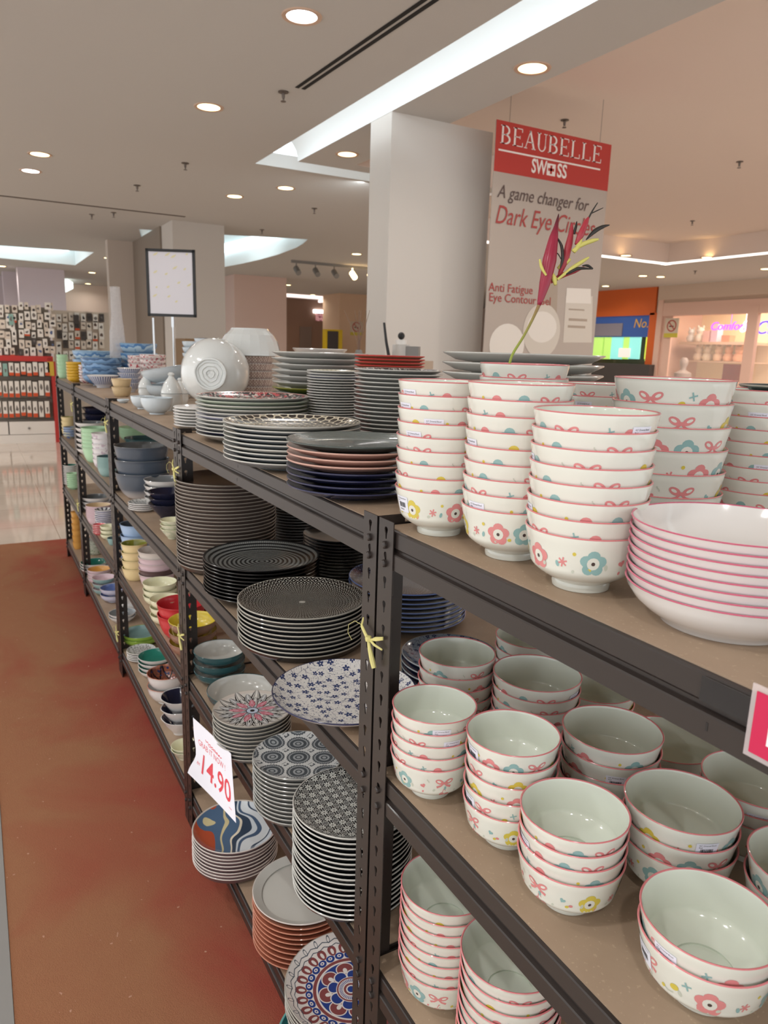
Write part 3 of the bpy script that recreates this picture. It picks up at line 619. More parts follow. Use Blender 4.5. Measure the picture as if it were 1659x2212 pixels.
STACKS = [
    ('S1', 'cherry', 1, -0.912, 0.061, 0.07, 0.23, 9, 'cream pink-rimmed bowl', 'the stack nearest the rack post'),
    ('S2', 'cherry', 1, -0.762, 0.08, 0.07, 0.235, 9, 'cream pink-rimmed bowl', 'the second front stack on the top shelf'),
    ('S3', 'cherry', 1, -0.62, 0.075, 0.071, 0.211, 8, 'cream pink-rimmed bowl', 'the top-shelf stack beside the white plates'),
    ('S4', 'bigcherry', 1, -0.726, 0.33, 0.083, 0.244, 6, 'large cream pink-rimmed bowl', 'the tall stack behind the white plates'),
    ('S5', 'cherry', 1, -0.709, 0.531, 0.072, 0.229, 9, 'cream pink-rimmed bowl', 'the stack at the top-shelf back corner'),
    ('S7', 'cherry', 1, -0.917, 0.212, 0.07, 0.257, 10, 'cream pink-rimmed bowl', 'the stack holding the red flower'),
    ('S8', 'cherry', 1, -0.953, 0.408, 0.062, 0.226, 9, 'cream pink-rimmed bowl', 'the half hidden stack behind the tall bowls'),
    ('S9', 'pinkplate', 1, -0.46, 0.124, 0.1023, 0.109, 8, 'deep white pink-rimmed plate', 'the stack on the near top shelf'),
    ('S10', 'greyplate', 1, -1.175, 0.421, 0.16, 0.273, 14, 'pale grey flat plate', 'the wide stack behind the red flower'),
    ('S11', 'darkplate', 1, -0.749, 0.62, 0.0651, 0.234, 20, 'dark flat plate', 'the small stack behind the corner bowls'),
    ('T1', 't1', 1, -1.246, 0.082, 0.1306, 0.104, 8, 'large coupe plate', 'the navy and pink stack on the top shelf'),
    ('T2', 't2', 1, -1.605, 0.1, 0.161, 0.105, 9, 'large grey-sided plate', 'the stack under the honeycomb plate'),
    ('T3', 't3', 1, -2.083, 0.169, 0.1664, 0.132, 11, 'large white-edged plate', 'the stack under the dark floral plate'),
    ('T4', 'whiteplate', 1, -2.414, 0.106, 0.0919, 0.073, 7, 'small white plate', 'the low stack behind the floral plates'),
    ('T5', 't5', 1, -2.343, 0.5, 0.1651, 0.258, 13, 'pale grey plate', 'the tall stack with a green plate in it'),
    ('T6', 't6', 1, -1.985, 0.385, 0.0806, 0.21, 11, 'small grey-white plate', 'the stack under the cream ribbed plate'),
    ('T7', 't7', 1, -1.675, 0.425, 0.1159, 0.225, 12, 'grey-white plate', 'the stack under the black scroll plate'),
    ('T8', 'redplate', 1, -1.983, 0.57, 0.1075, 0.257, 10, 'terracotta red patterned plate', 'the stack in front of the white column'),
    ('B1', 'b1', 2, -2.257, 0.135, 0.1588, 0.29, 25, 'brown-black plate with pale edge', 'the tall stack on the second shelf'),
    ('B2', 'b2', 2, -1.93, 0.138, 0.1652, 0.118, 10, 'black plate with ring pattern', 'the ringed stack on the second shelf'),
    ('B3', 'b3', 2, -1.558, 0.107, 0.1548, 0.113, 10, 'black plate with dotted diamond pattern', 'the diamond stack beside the post'),
    ('B4', 'blackplate', 2, -1.979, 0.411, 0.115, 0.145, 14, 'black plate', 'the shaded stack behind the ringed plates'),
    ('B5', 'greyedge', 2, -2.432, 0.45, 0.105, 0.149, 14, 'dark plate with grey edge', 'the shaded stack at the shelf back'),
    ('B6', 'b6', 2, -1.581, 0.42, 0.1573, 0.119, 9, 'navy plate with fish-scale dots', 'the stack behind the twin posts'),
    ('B7', 'b7', 2, -1.223, 0.06, 0.1468, 0.009, 2, 'white plate with small blue flowers', 'the pair overhanging the second shelf'),
    ('B8', 'b7g', 2, -1.217, 0.31, 0.1047, 0.065, 4, 'dark blue floral plate', 'the stack behind the near bowls'),
    ('C1', 'teal', 3, -2.212, 0.09, 0.0838, 0.112, 3, 'teal bowl with white inside', 'the nest beside the rear post'),
    ('C2', 'teal', 3, -2.01, 0.1, 0.1067, 0.07, 1, 'large teal bowl with white inside', 'the third shelf behind the mandala plates'),
    ('C3', 'c3', 3, -1.78, 0.054, 0.1074, 0.113, 10, 'small plate with black and pink mandala', 'the mandala stack'),
    ('C4', 'c4', 3, -1.476, 0.065, 0.1093, 0.132, 12, 'white plate with grey medallions', 'the medallion stack'),
    ('C5', 'c5', 3, -1.17, 0.058, 0.123, 0.195, 17, 'dark plate with navy tile flowers', 'the tall stack beside the post'),
    ('C6', 'c5', 3, -1.295, 0.3, 0.0973, 0.006, 16, 'dark plate with pale edge', 'the stack behind the twin posts'),
    ('D1', 'd1', 4, -1.889, 0.034, 0.1265, 0.114, 9, 'plate with blue and orange waves', 'the wave stack on the bottom shelf'),
    ('D2', 'd2', 4, -1.517, 0.097, 0.13, 0.152, 10, 'terracotta-sided plate', 'the terracotta stack on the bottom shelf'),
    ('D3', 'd3', 4, -1.237, 0.098, 0.1514, 0.11, 5, 'plate with blue and brown mandala', 'the stack by the post foot', 0.037),
    ('D4', 'd4', 4, -1.194, 0.034, 0.1252, 0.035, 2, 'teal plate with white leaf scrolls', 'the pair under the mandala plates'),
    ('E1', 'cherry', 2, -1.014, 0.183, 0.07, 0.169, 5, 'cream cherry-pattern bowl', 'the stack by the blue floral plates'),
    ('E2', 'cherry', 2, -0.893, 0.268, 0.0765, 0.162, 5, 'cream cherry-pattern bowl', 'the second stack in the back row'),
    ('E3', 'cherry', 2, -0.707, 0.257, 0.0745, 0.151, 4, 'cream cherry-pattern bowl', 'the third stack in the back row'),
    ('E4', 'cherry', 2, -0.891, 0.055, 0.068, 0.152, 5, 'cream cherry-pattern bowl', 'the shelf stack closest to the twin posts'),
    ('E5', 'cherry', 2, -0.737, 0.089, 0.0675, 0.171, 5, 'cream cherry-pattern bowl', 'the second front stack under the beam'),
    ('E6', 'cherry', 2, -0.601, 0.083, 0.0695, 0.133, 4, 'cream cherry-pattern bowl', 'the third front stack under the beam'),
    ('E7', 'cherry', 2, -0.555, 0.231, 0.0745, 0.129, 3, 'cream cherry-pattern bowl', 'the stack behind the near pair'),
    ('E8', 'cherry', 2, -0.422, 0.119, 0.075, 0.1, 2, 'cream cherry-pattern bowl', 'the pair at the near shelf edge'),
    ('E9', 'cherry', 2, -0.552, 0.392, 0.0771, 0.116, 3, 'cream cherry-pattern bowl', 'the stack behind the red price card'),
    ('E10', 'bigcherry', 2, -0.729, 0.425, 0.078, 0.086, 3, 'large cream cherry-pattern bowl', 'the stack hidden under the near beam'),
    ('E11', 'cherry', 2, -0.905, 0.431, 0.07, 0.096, 2, 'cream cherry-pattern bowl', 'the stack half hidden by the beam'),
    ('E12', 'cherry', 2, -1.072, 0.405, 0.07, 0.141, 4, 'cream cherry-pattern bowl', 'the rear stack under the beam'),
    ('E13', 'cherry', 2, -0.416, 0.3, 0.0734, 0.106, 2, 'cream cherry-pattern bowl', 'the stack cut off by the frame'),
    ('F1', 'cherry', 3, -0.863, 0.079, 0.078, 0.22, 8, 'cream cherry-pattern bowl', 'the third shelf stack by the post'),
    ('F2', 'cherry', 3, -0.698, 0.086, 0.078, 0.222, 8, 'cream cherry-pattern bowl', 'the third shelf stack next along'),
    ('G1', 'greyblue', 2, -3.445, 0.104, 0.121, 0.246, 3, 'deep slate blue bowl', 'the slate bowls on the second shelf'),
    ('G2', 'whitebowl', 2, -3.249, 0.16, 0.0903, 0.118, 4, 'white dish with grey inside', 'the white dishes behind the navy bowls'),
    ('G3', 'navybowl', 2, -2.999, 0.113, 0.078, 0.112, 3, 'navy bowl', 'the navy bowls by the post'),
    ('G4', 'darkpat', 2, -3.172, 0.05, 0.0636, 0.038, 2, 'small white plate with dark pattern', 'the pair before the slate bowls'),
    ('G5', 'creamcup', 2, -2.652, 0.051, 0.0442, 0.072, 3, 'small pale yellow cup', 'the cups below the navy bowls'),
    ('G6', 'mintbowl', 2, -5.475, 0.45, 0.1137, 0.111, 4, 'mint green bowl', 'the bowls behind the yellow tie'),
    ('G7', 'darkteal', 2, -4.538, 0.33, 0.1174, 0.146, 3, 'dark teal bowl', 'the bowls behind the slate ones'),
    ('H1', 'lightblue', 3, -3.561, 0.085, 0.0759, 0.239, 4, 'light blue cup', 'the light blue cups'),
    ('H2', 'yellowbowl', 3, -3.433, 0.05, 0.0605, 0.177, 4, 'pale yellow cup', 'the pale yellow cups'),
    ('H3', 'greypink', 3, -3.859, 0.2, 0.081, 0.062, 5, 'grey-white cup', 'the grey cups behind the pink cups'),
    ('H4', 'greypink2', 3, -3.269, 0.114, 0.0795, 0.179, 5, 'pale pink cup', 'the pink cups on the third shelf'),
    ('H5', 'creambowl', 3, -3.031, 0.076, 0.0707, 0.103, 3, 'cream bowl', 'the cream bowls on the third shelf'),
    ('H6', 'creambowl', 3, -2.805, 0.05, 0.0623, 0.105, 3, 'small cream bowl', 'the cream bowls behind the red ones'),
    ('H7', 'redbowl', 3, -2.664, 0.078, 0.0916, 0.131, 2, 'bright red bowl', 'the red bowls behind the rack post'),
    ('H8', 'brownbowl', 3, -2.458, 0.067, 0.0839, 0.135, 3, 'brown bowl with yellow inside', 'the brown bowls behind the rack post'),
    ('I1', 'greenbowl', 4, -3.685, 0.108, 0.0956, 0.067, 2, 'lime green bowl', 'the lime bowls on the bottom shelf'),
    ('I2', 'darkpat', 4, -3.492, 0.07, 0.0683, 0.051, 2, 'white plate with grey flowers', 'the plates beside the lime bowls'),
    ('I3', 'tealin', 4, -3.285, 0.099, 0.0823, 0.098, 4, 'white bowl with teal inside', 'the teal-lined bowls on the bottom shelf'),
    ('I4', 'blackred', 4, -3.001, 0.082, 0.0801, 0.134, 2, 'white bowl with dark lattice inside', 'the lattice pair on the bottom shelf'),
    ('I5', 'navyin', 4, -2.707, 0.069, 0.0735, 0.159, 3, 'wavy white bowl with navy inside', 'the navy-lined bowls on the bottom shelf'),
    ('I6', 'creamcup', 4, -2.51, 0.035, 0.0486, 0.056, 2, 'small cream cup', 'the cups nearest the rear post'),
    ('J1', 'mintmug', 2, -4.624, 0.069, 0.0854, 0.205, 6, 'mint green cup', 'the mint stack in the far bay'),
    ('J1b', 'whitebowl', 2, -4.94, 0.08, 0.0908, 0.204, 6, 'white cup', 'the white stack behind the mint cups'),
    ('J2', 'pinkwhite', 2, -4.368, 0.07, 0.0628, 0.2, 6, 'white cup with pink marks', 'the white stack beside the mint cups'),
    ('J3', 'tealsmall', 2, -4.094, 0.053, 0.0594, 0.107, 8, 'small teal-grey cup', 'the teal stack in the far bay'),
    ('J4', 'navybowl', 2, -5.798, 0.25, 0.117, 0.227, 4, 'navy patterned bowl', 'the back stack in the far bay'),
    ('K1', 'whitebowl', 3, -5.011, 0.1, 0.0912, 0.098, 3, 'white bowl with grey inside', 'the far third shelf back'),
    ('K2', 'pinkstack', 3, -4.619, 0.057, 0.0731, 0.123, 6, 'pale pink cup', 'the pink stack in the far bay'),
    ('K3', 'whiteblue', 3, -4.475, 0.07, 0.0548, 0.122, 6, 'white and blue dish', 'the striped stack in the far bay'),
    ('K4', 'redpink', 3, -4.363, 0.022, 0.0374, 0.061, 5, 'small coral red dish', 'the coral stack in the far bay'),
    ('K5', 'creambowl', 3, -4.234, 0.056, 0.047, 0.079, 3, 'small cream bowl', 'the cream stack in the far bay'),
    ('K6', 'tealsmall', 3, -4.096, 0.06, 0.0356, 0.044, 4, 'small grey dish', 'the grey stack in the far bay'),
    ('L1', 'tealin', 4, -5.049, 0.07, 0.0903, 0.077, 3, 'white bowl with turquoise inside', 'the far bottom shelf'),
    ('L2', 'orangein', 4, -4.802, 0.065, 0.0714, 0.098, 2, 'pink bowl with amber inside', 'the far bottom shelf'),
    ('L3', 'pinkin', 4, -4.576, 0.06, 0.0684, 0.108, 3, 'grey bowl with pink inside', 'the far bottom shelf'),
    ('L4', 'bluein', 4, -4.42, 0.091, 0.0778, 0.086, 2, 'pale lilac bowl with blue inside', 'the far bottom shelf'),
    ('L5', 'whitebowl', 4, -4.064, 0.079, 0.0725, 0.049, 2, 'white bowl', 'the far bottom shelf by the post'),
    ('L6', 'shinywhite', 4, -4.219, 0.17, 0.0921, -0.006, 2, 'shiny white bowl', 'the bottom shelf behind the post'),
    ('M1', 'bluegrey', 2, -5.839, 0.055, 0.0514, 0.083, 4, 'blue-grey bowl', 'the end bay second shelf'),
    ('M2', 'tealin', 3, -6.019, 0.05, 0.0534, 0.159, 3, 'white bowl with lime inside', 'the end bay third shelf'),
    ('M3', 'mintbowl', 3, -5.849, 0.055, 0.0487, 0.121, 4, 'pale green cup', 'the end bay third shelf'),
    ('M4', 'ambercup', 4, -5.711, 0.04, 0.0343, 0.287, 6, 'amber cup', 'the end bay bottom shelf'),
    ('L7', 'greenpat', 4, -5.521, 0.14, 0.061, 0.11, 8, 'green speckled cup', 'the far bottom shelf back'),
    ('M5', 'yellowbowl', 2, -6.0, 0.06, 0.0526, 0.143, 2, 'mustard bowl', 'the end bay second shelf back'),
    ('U1', 'bluebowl', 1, -5.588, 0.22, 0.1501, 0.21, 3, 'large blue striped bowl', 'the far top shelf'),
    ('U2', 'bluebowl', 1, -5.15, 0.42, 0.1354, 0.27, 4, 'pale blue bowl', 'the top shelf behind the wrapped tube'),
    ('U3', 'bluebowl2', 1, -5.031, 0.18, 0.124, 0.177, 2, 'blue brushed bowl', 'the far top shelf front'),
    ('U4', 'mustard', 1, -5.417, 0.06, 0.0532, 0.135, 3, 'mustard bowl', 'the far top shelf edge'),
    ('U5', 'mintmug', 1, -5.992, 0.045, 0.0412, 0.173, 3, 'mint tumbler', 'the far top shelf corner'),
    ('U6', 'redpat', 1, -4.422, 0.373, 0.075, 0.21, 3, 'white bowl with red pattern', 'the red-patterned stack on the top shelf'),
    ('U7', 'redpat', 1, -4.8, 0.373, 0.075, 0.197, 3, 'white bowl with red dots', 'the red-dotted stack on the top shelf'),
    ('U8', 'stripebowl', 1, -4.788, 0.147, 0.0931, 0.112, 1, 'white bowl with blue stripes', 'the far top shelf front'),
    ('U9', 'palebowl', 1, -3.905, 0.5, 0.0825, 0.289, 4, 'pale grey-blue bowl', 'the back of the top shelf'),
    ('U10', 'bluewhite', 1, -3.556, 0.46, 0.0712, 0.304, 4, 'white bowl with blue rim', 'the back of the top shelf'),
    ('U11', 'palebowl', 1, -3.763, 0.3, 0.1155, 0.132, 2, 'wide white bowl', 'the top shelf behind the white jars'),
    ('U12', 'footbowl', 1, -3.221, 0.075, 0.0509, 0.068, 1, 'small white bowl', 'the top shelf edge'),
    ('U13', 'footbowl', 1, -2.964, 0.077, 0.0618, 0.077, 1, 'white octagonal bowl', 'the top shelf edge beside the jars'),
    ('U14', 'stripebowl', 1, -4.341, 0.224, 0.065, 0.134, 2, 'white bowl with blue ribs', 'the top shelf middle'),
    ('U15', 'sandcup', 1, -3.978, 0.118, 0.0499, 0.091, 2, 'beige cup', 'the beige stack on the top shelf'),
    ('U16', 'redpat', 1, -5.297, 0.12, 0.0494, 0.121, 2, 'white cup with red pattern', 'the far top shelf'),
    ('U17', 'palebowl', 1, -3.546, 0.05, 0.0276, 0.069, 1, 'tiny white cup', 'the top shelf edge'),
]
# ------------------------------------------------------------------ things on and round the racks
for s in STACKS: stack(*s)
o = STK['U11'][0]; o.rotation_euler = (0, 0, 0); o.rotation_mode = 'QUATERNION'; o.rotation_quaternion = Quaternion(Vector((-.87, .49, 0)), math.radians(-11)); o.location.z += .024
# price stickers on bowls
def sticker_mesh(key, R, wdt=.030, hgt=.024):
    K, H = kind(R, key); P = bowl(R, H, SHAPE['rice']); zc = H*.70; mb = MB()
    def f(s, z, L=0): a = s/R; r = prof_r(P, min(max(zc+z, .002), H-.003))+.0007+.00012*L; return (r*math.cos(a), r*math.sin(a), zc+z)
    n, m = 10, 5; x0, y0 = -wdt/2, -hgt*.62
    V = [f(x0+wdt*i/n, y0+hgt*j/m) for j in range(m+1) for i in range(n+1)]
    mb.add(V, [(j*(n+1)+i, j*(n+1)+i+1, (j+1)*(n+1)+i+1, (j+1)*(n+1)+i) for j in range(m) for i in range(n)], 0)
    rnd = random.Random(3); x = x0+.006
    while x < x0+wdt-.007:
        b = rnd.choice((.0003, .0005, .0009)); mb.add([f(x, y0+.0075, 1), f(x+b, y0+.0075, 1), f(x+b, y0+.0150, 1), f(x, y0+.0150, 1)], [(0, 1, 2, 3)], 1); x += b+rnd.choice((.0003, .0006))
    g = lambda a, b: f(a, b, 1)
    put_text(mb, g, "4.5' Oriental Bowl", .0031, 0, y0+.0205, 1); put_text(mb, g, 'Red', .0030, -.009, y0+.0172, 1); put_text(mb, g, 'RM4.50', .0036, -.002, y0+.0040, 1)
    o = mb.build('price_sticker', [M_LABEL, M_INK]); me = o.data; bpy.data.objects.remove(o); return me
_st = {}
def sticker(sid, i, off):
    objs = STK[sid]
    if i >= len(objs): return
    s = [q for q in STACKS if q[0] == sid][0]; k = (s[1], round(s[5], 4))
    if k not in _st: _st[k] = sticker_mesh(s[1], s[5])
    o = objs[i]; d = CAM-o.location; c = bpy.data.objects.new('price_sticker', _st[k]); col.objects.link(c); c.parent = o
    c.rotation_euler = (0, 0, math.atan2(d.y, d.x)+math.radians(off)-o.rotation_euler.z); c['label'] = 'white barcode price sticker'
for sid, i, off in (('S1', 0, -50), ('S1', 1, -58), ('S1', 2, -12), ('S1', 3, -40), ('S1', 8, -58), ('S2', 3, -62), ('S2', 7, -45), ('S3', 0, 48), ('S3', 2, -80), ('S3', 5, -75), ('S3', 7, 70), ('S5', 1, -10), ('S5', 5, 5),
    ('E4', 0, 12), ('E4', 1, 28), ('E5', 0, -58), ('E5', 3, -60), ('E6', 1, -62), ('E3', 1, 10), ('E2', 0, 62), ('E7', 0, 30), ('E8', 0, -32), ('E8', 1, -58), ('E9', 0, 5), ('S8', 1, -20), ('F2', 2, 10)): sticker(sid, i, off)
# yellow raffia ties that bind neighbouring posts
def tie(x, z, label, s=1.0, seed=1):
    r = random.Random(seed); mb = MB()
    def P(a, b, c=-.011): return (x+a*s, c, z+b*s)
    for k in range(3):
        q = .002*k; mb.tube([P(-.034, .026-q), P(-.036, .012-q, -.013), P(-.016, .001-q, -.014), P(0, -.001-q, -.017)], [.0010, .0018, .0020, .0018], 6)
        mb.tube([P(0, -.001-q, -.017), P(.018, .003+q, -.014), P(.036, .010+q, -.010)], [.0018, .0020, .0010], 6)
    mb.tube([P(0, 0, -.017), P(.016, -.006, -.015), P(.034, -.009, -.010)], [.002, .0022, .0016], 6)
    mb.tube([P(-.002, .001, -.018), P(.006, -.018, -.018), P(.012, -.036, -.016), P(.017, -.048, -.015)], [.002, .0036, .0046, .0040], 8)
    mb.lathe([(0, -.006, 0), (.005, -.004, 0), (.006, 0, 0), (.005, .004, 0), (0, .006, 0)], 8); mb.v[-26:] = [(x+v[0], -.018+v[1], z+v[2]) for v in mb.v[-26:]]
    mb.tube([P(-.032, .012, -.013), P(-.048, .016, -.02), P(-.060, .006, -.026), P(-.062, -.010, -.026), P(-.054, -.022, -.022)], .0005, 5)
    tag(mb.build('ribbon_tie', M_YEL), label, 'ribbon tie')
for px, py, X, lb, s, sd in ((813, 1373, XB[0], 'yellow ribbon knotted round the near twin posts', .95, 1), (372, 1003, XB[1], 'yellow ribbon tied high on the posts by the slate bowls', 1, 2), (386, 1352, XB[1], 'yellow ribbon tied low on the posts by the red bowls', 1, 3),
    (234, 911, XB[2], 'yellow ribbon tied to the posts beside the mint cups', 1, 4), (258, 1362, XB[2], 'yellow ribbon tied low on the posts by the lime bowls', 1, 5), (153, 868, XB[3], 'small yellow ribbon tied to the far posts under the top beam', 1, 6), (168, 1080, XB[3], 'small yellow ribbon tied to the far posts above the bottom shelf', 1, 7)):
    p = on_y(px, py, 0); tie(X, p.z, lb, s, sd)
# folded price sheet under the mandala plates
TL, TR, BL, BR = on_d(417, 1550, 2.03), on_d(499, 1628, 1.93), on_d(405, 1669, 1.95), on_d(510, 1778, 1.83)
NRM = (TR-TL).cross(BL-TL).normalized()
def sheet(u, v, L=0):          # u along, v down
    p = (TL*(1-u)+TR*u)*(1-v)+(BL*(1-u)+BR*u)*v
    pinch = (TR-TL).normalized()*.018*math.exp(-((v-.6)/.22)**2)*max(0, 1-u*3.5)
    return p+pinch+NRM*(.012*math.sin(v*PI)*(1-u)+.006*math.sin(u*PI)-.0004*L)
ms = MB(); n, m = 14, 10
for L in (0, .9): ms.add([sheet(i/n, j/m, L) for j in range(m+1) for i in range(n+1)], [(j*(n+1)+i, j*(n+1)+i+1, (j+1)*(n+1)+i+1, (j+1)*(n+1)+i) for j in range(m) for i in range(n)])
if NRM.dot(CAM-TL) > 0: sg = 1
else: sg = -1
def put_sheet(s, size, u, v, asp=1.25, **k):
    V, F = text2d(s, size, **k); ms.add([sheet(u+a, v-b*asp, -sg*1.6) for a, b in V], F, 1)
put_sheet('GRAB IT NOW !', .098, .46, .34, 1.35); put_sheet('14.90', .34, .55, .66, 1.35, bold=.0035); put_sheet('RM', .06, .12, .70); 
dq = Deco(ms, lambda a, b, L: sheet(a, b, -sg*1.6)); dq.line([(.30+.02*i, .19+.012*((i*5) % 3)+.002*i) for i in range(22)], .014, 1); dq.line([(.36+.02*i, .235+.010*((i*7) % 3)) for i in range(16)], .010, 1); dq.line([(.86+.012*i, .87+.012*(i % 2)) for i in range(6)], .008, 1)
tag(ms.build('price_sheet', [M_PAPER, M_REDINK]), 'white paper price sheet with red 14.90 hanging over the wave plates', 'price sheet')
# clear label pocket and red price card on the near beam
t = thing('price_card', 'magenta price card in a clear holder clipped to the near beam', 'price card', on_y(1648, 1560, -.008))
o_ = t.location; a, b, c_ = [on_y(x, y, -.008)-o_ for x, y in ((1633, 1490), (1620, 1600), (1700, 1640))]
wd = .062; tp = .030; bt = -.034
MB().box((-.012, -.0016, bt), (wd, .0, tp)).build('holder', Mat('clear acrylic', '#f2e6e6', .08, alpha=.35), t, smooth=False)
MB().box((-.007, -.0028, bt+.005), (wd-.004, -.0018, tp-.005)).build('card', Mat('magenta card', '#c81f4f', .45), t, smooth=False)
tx = MB(); put_text(tx, lambda x, y: (x, -.0031, y), '10', .050, .022, -.002); tx.build('lettering', Mat('white print', '#f4f2f4', .5), t, smooth=False)
p = on_y(1578, 1516, -.003); t = tag(MB().box((-.029, -.0018, -.011), (.027, 0, .0125)).build('label_pocket', Mat('smoky clear plastic', '#2c2b2c', .12, alpha=.8), None, p, smooth=False), 'empty clear plastic label pocket on the near beam left of the price card', 'label pocket')
# red heliconia standing in the middle bowl stack
D0 = STK['S7'][0].location; D0 = (D0-CAM).dot(FW)-.02
def fp(x, y, d=0): return on_d(x, y, D0+d)
pxm = D0/FPX
t = thing('heliconia_flower', 'red and yellow heliconia stem standing in the cream bowl stack', 'flower', fp(1100, 800))
def fl(name, path, rad, mats, seg=10):
    P = [fp(*q)-t.location for q in path]; o = MB()
    n = len(P); Q, Rr = [], []
    for i in range(n-1):
        for k in range(4):
            s_ = k/4; p0, p1, p2, p3 = P[max(i-1, 0)], P[i], P[i+1], P[min(i+2, n-1)]
            Q.append(.5*((2*p1)+(p2-p0)*s_+(2*p0-5*p1+4*p2-p3)*s_*s_+(3*p1-p0-3*p2+p3)*s_**3)); Rr.append((rad[i]*(1-s_)+rad[i+1]*s_)*pxm)
    Q.append(P[-1]); Rr.append(rad[-1]*pxm); o.tube(Q, Rr, seg); return o.build(name, mats, t, ang=80)
def p_stem():
    m = Mat('stem green to red', '#7d8a3c', .4); x, y, z = m.xyz(); return m.done(m.mix(((z-.03)*9).max(0).min(1), '#93a03c', '#8c3a4a'))
def p_bract():
    m = Mat('crimson bract', '#a8213f', .3); x, y, z = m.xyz(); return m.done(m.mix(((z-.205)*30).max(0).min(1), '#98283f', '#4a1a24'))
BR_, YL, DK, RD = p_bract(), Mat('yellow petal', '#cfc76c', .5), Mat('blackish tip', '#2e2a26', .4), Mat('red petal', '#a83440', .35)
fl('stem', [(1098, 802), (1106, 768), (1132, 725), (1155, 680), (1172, 640)], [3, 3, 2.8, 3.2, 5], p_stem())
fl('bract', [(1164, 660), (1177, 612), (1187, 562), (1195, 518), (1201, 490), (1207, 462)], [4, 12, 15, 10.5, 5, .8], BR_, 14)
fl('bract', [(1207, 596, .01), (1219, 565, .01), (1229, 527, .01), (1234, 500, .01), (1236, 482, .01)], [3, 8.5, 8, 5, 1.2], RD)
fl('bract', [(1244, 528), (1254, 508), (1265, 482), (1272, 468)], [3, 7.5, 6, 1], RD)
fl('bract', [(1190, 610, .012), (1212, 596, .012), (1242, 585, .012), (1262, 577, .012)], [3, 6, 5, 1.5], RD)
for P_, r_ in (([(1204, 604), (1235, 580), (1258, 565), (1272, 556)], [2.5, 4.5, 4, 2]), ([(1236, 542), (1258, 528), (1280, 520), (1293, 517)], [2.5, 5, 4.5, 2]), ([(1192, 590), (1197, 602), (1200, 616)], [3, 6, 3]), ([(1180, 595, -.01), (1170, 578, -.01), (1166, 560, -.01)], [2, 3.5, 2]), ([(1206, 580, .01), (1222, 566, .01), (1232, 560, .01)], [4, 7, 3]), ([(1240, 545), (1250, 530), (1256, 515)], [3, 6, 2])): fl('petal', P_, r_, YL, 8)
for P_, r_ in (([(1266, 518, .01), (1284, 500, .01), (1302, 490, .01), (1317, 486, .01)], [1, 5, 4, .8]), ([(1203, 512), (1213, 532), (1215, 560), (1210, 580)], [1, 3.2, 3.5, 1]), ([(1268, 478), (1280, 455), (1291, 438)], [2, 1.8, 1]), ([(1275, 462), (1290, 455), (1303, 449)], [1.3, 1.2, .7]), ([(1206, 598), (1230, 588), (1250, 580), (1280, 581)], [1, 4, 3.5, 1]), ([(1258, 574, .01), (1270, 574, .01), (1281, 581, .01)], [1, 3, 1.5]), ([(1240, 505, .01), (1244, 490, .01), (1246, 478, .01)], [3, 3, .8]), ([(1197, 545), (1205, 548), (1212, 560)], [1, 1.2, 1])): fl('withered_tip', P_, r_, DK, 8)
# white embossed bowl leaning with its foot to the aisle
def emboss():
    m = glaze('white relief glaze', '#dfe2e0', .1, .6); x, y, z = m.xyz(); r = (x*x+y*y).sqrt(); th = y.op('ARCTAN2', x); v = (r*70+(th*3).sin()*1.3).sin(); return m.bump(v, .25, .003)
ME = emboss()
c = on_d(459, 806, 2.72); R9 = .128; t = thing('embossed_bowl', 'white bowl with flower relief tipped so its round foot faces out', 'bowl', c)
o = MB().lathe([(0, .010, 0), (.050, .008, 0), (.053, 0, 0), (.058, 0, 0), (.060, .010, 0), (.085, .024, 0), (.110, .050, 0), (.124, .085, 0), (.128, .118, 0), (.126, .140, 0), (.120, .150, 0), (.117, .148, 0), (.121, .118, 0), (.116, .085, 0), (.10, .052, 0), (.07, .030, 0), (0, .024, 0)], 48, wob=.012).build('body', ME, t)
for k in range(3):
    MB().lathe([(.045-.014*k, .0085, 0), (.043-.014*k, .0055, 0), (.040-.014*k, .0085, 0)], 28, wob=.05).build('relief_ring', ME, t)
ax = (CAM-c); ax.z -= .1; ax = (ax.normalized()*.93+Vector((-.15, -.1, -.02))).normalized(); t.rotation_mode = 'QUATERNION'; t.rotation_quaternion = (-ax).to_track_quat('Z', 'Y'); t.location = c+ax*.055
# stack of square-patterned bowls and the upturned faceted bowl on it
s4 = (('X11', 'crossbox', 1, *[round(v, 3) for v in (on_d(540, 783, 2.95).x, on_d(540, 783, 2.95).y)], .100, .236, 4, 'white bowl with brown lattice print', 'the stack under the upturned bowl'),)
for q in s4: stack(*q); STACKS.append(q)
top = STK['X11'][0].location; H_ = kind(.100, 'crossbox')[1]
t = thing('faceted_bowl', 'white faceted bowl standing upside down on the lattice-print stack', 'bowl', (top.x, top.y, top.z+H_+.001))
fb = MB(); fb.lathe([(0, .098, 0), (.064, .098, 0), (.068, .105, 0), (.072, .105, 0), (.076, .098, 0), (.096, .080, 0), (.112, .055, 0), (.121, .022, 0), (.123, 0, 0), (.119, 0, 0), (.116, .022, 0), (.106, .05, 0), (0, .090, 0)], 20); fb.build('body', ME, t, ang=12)
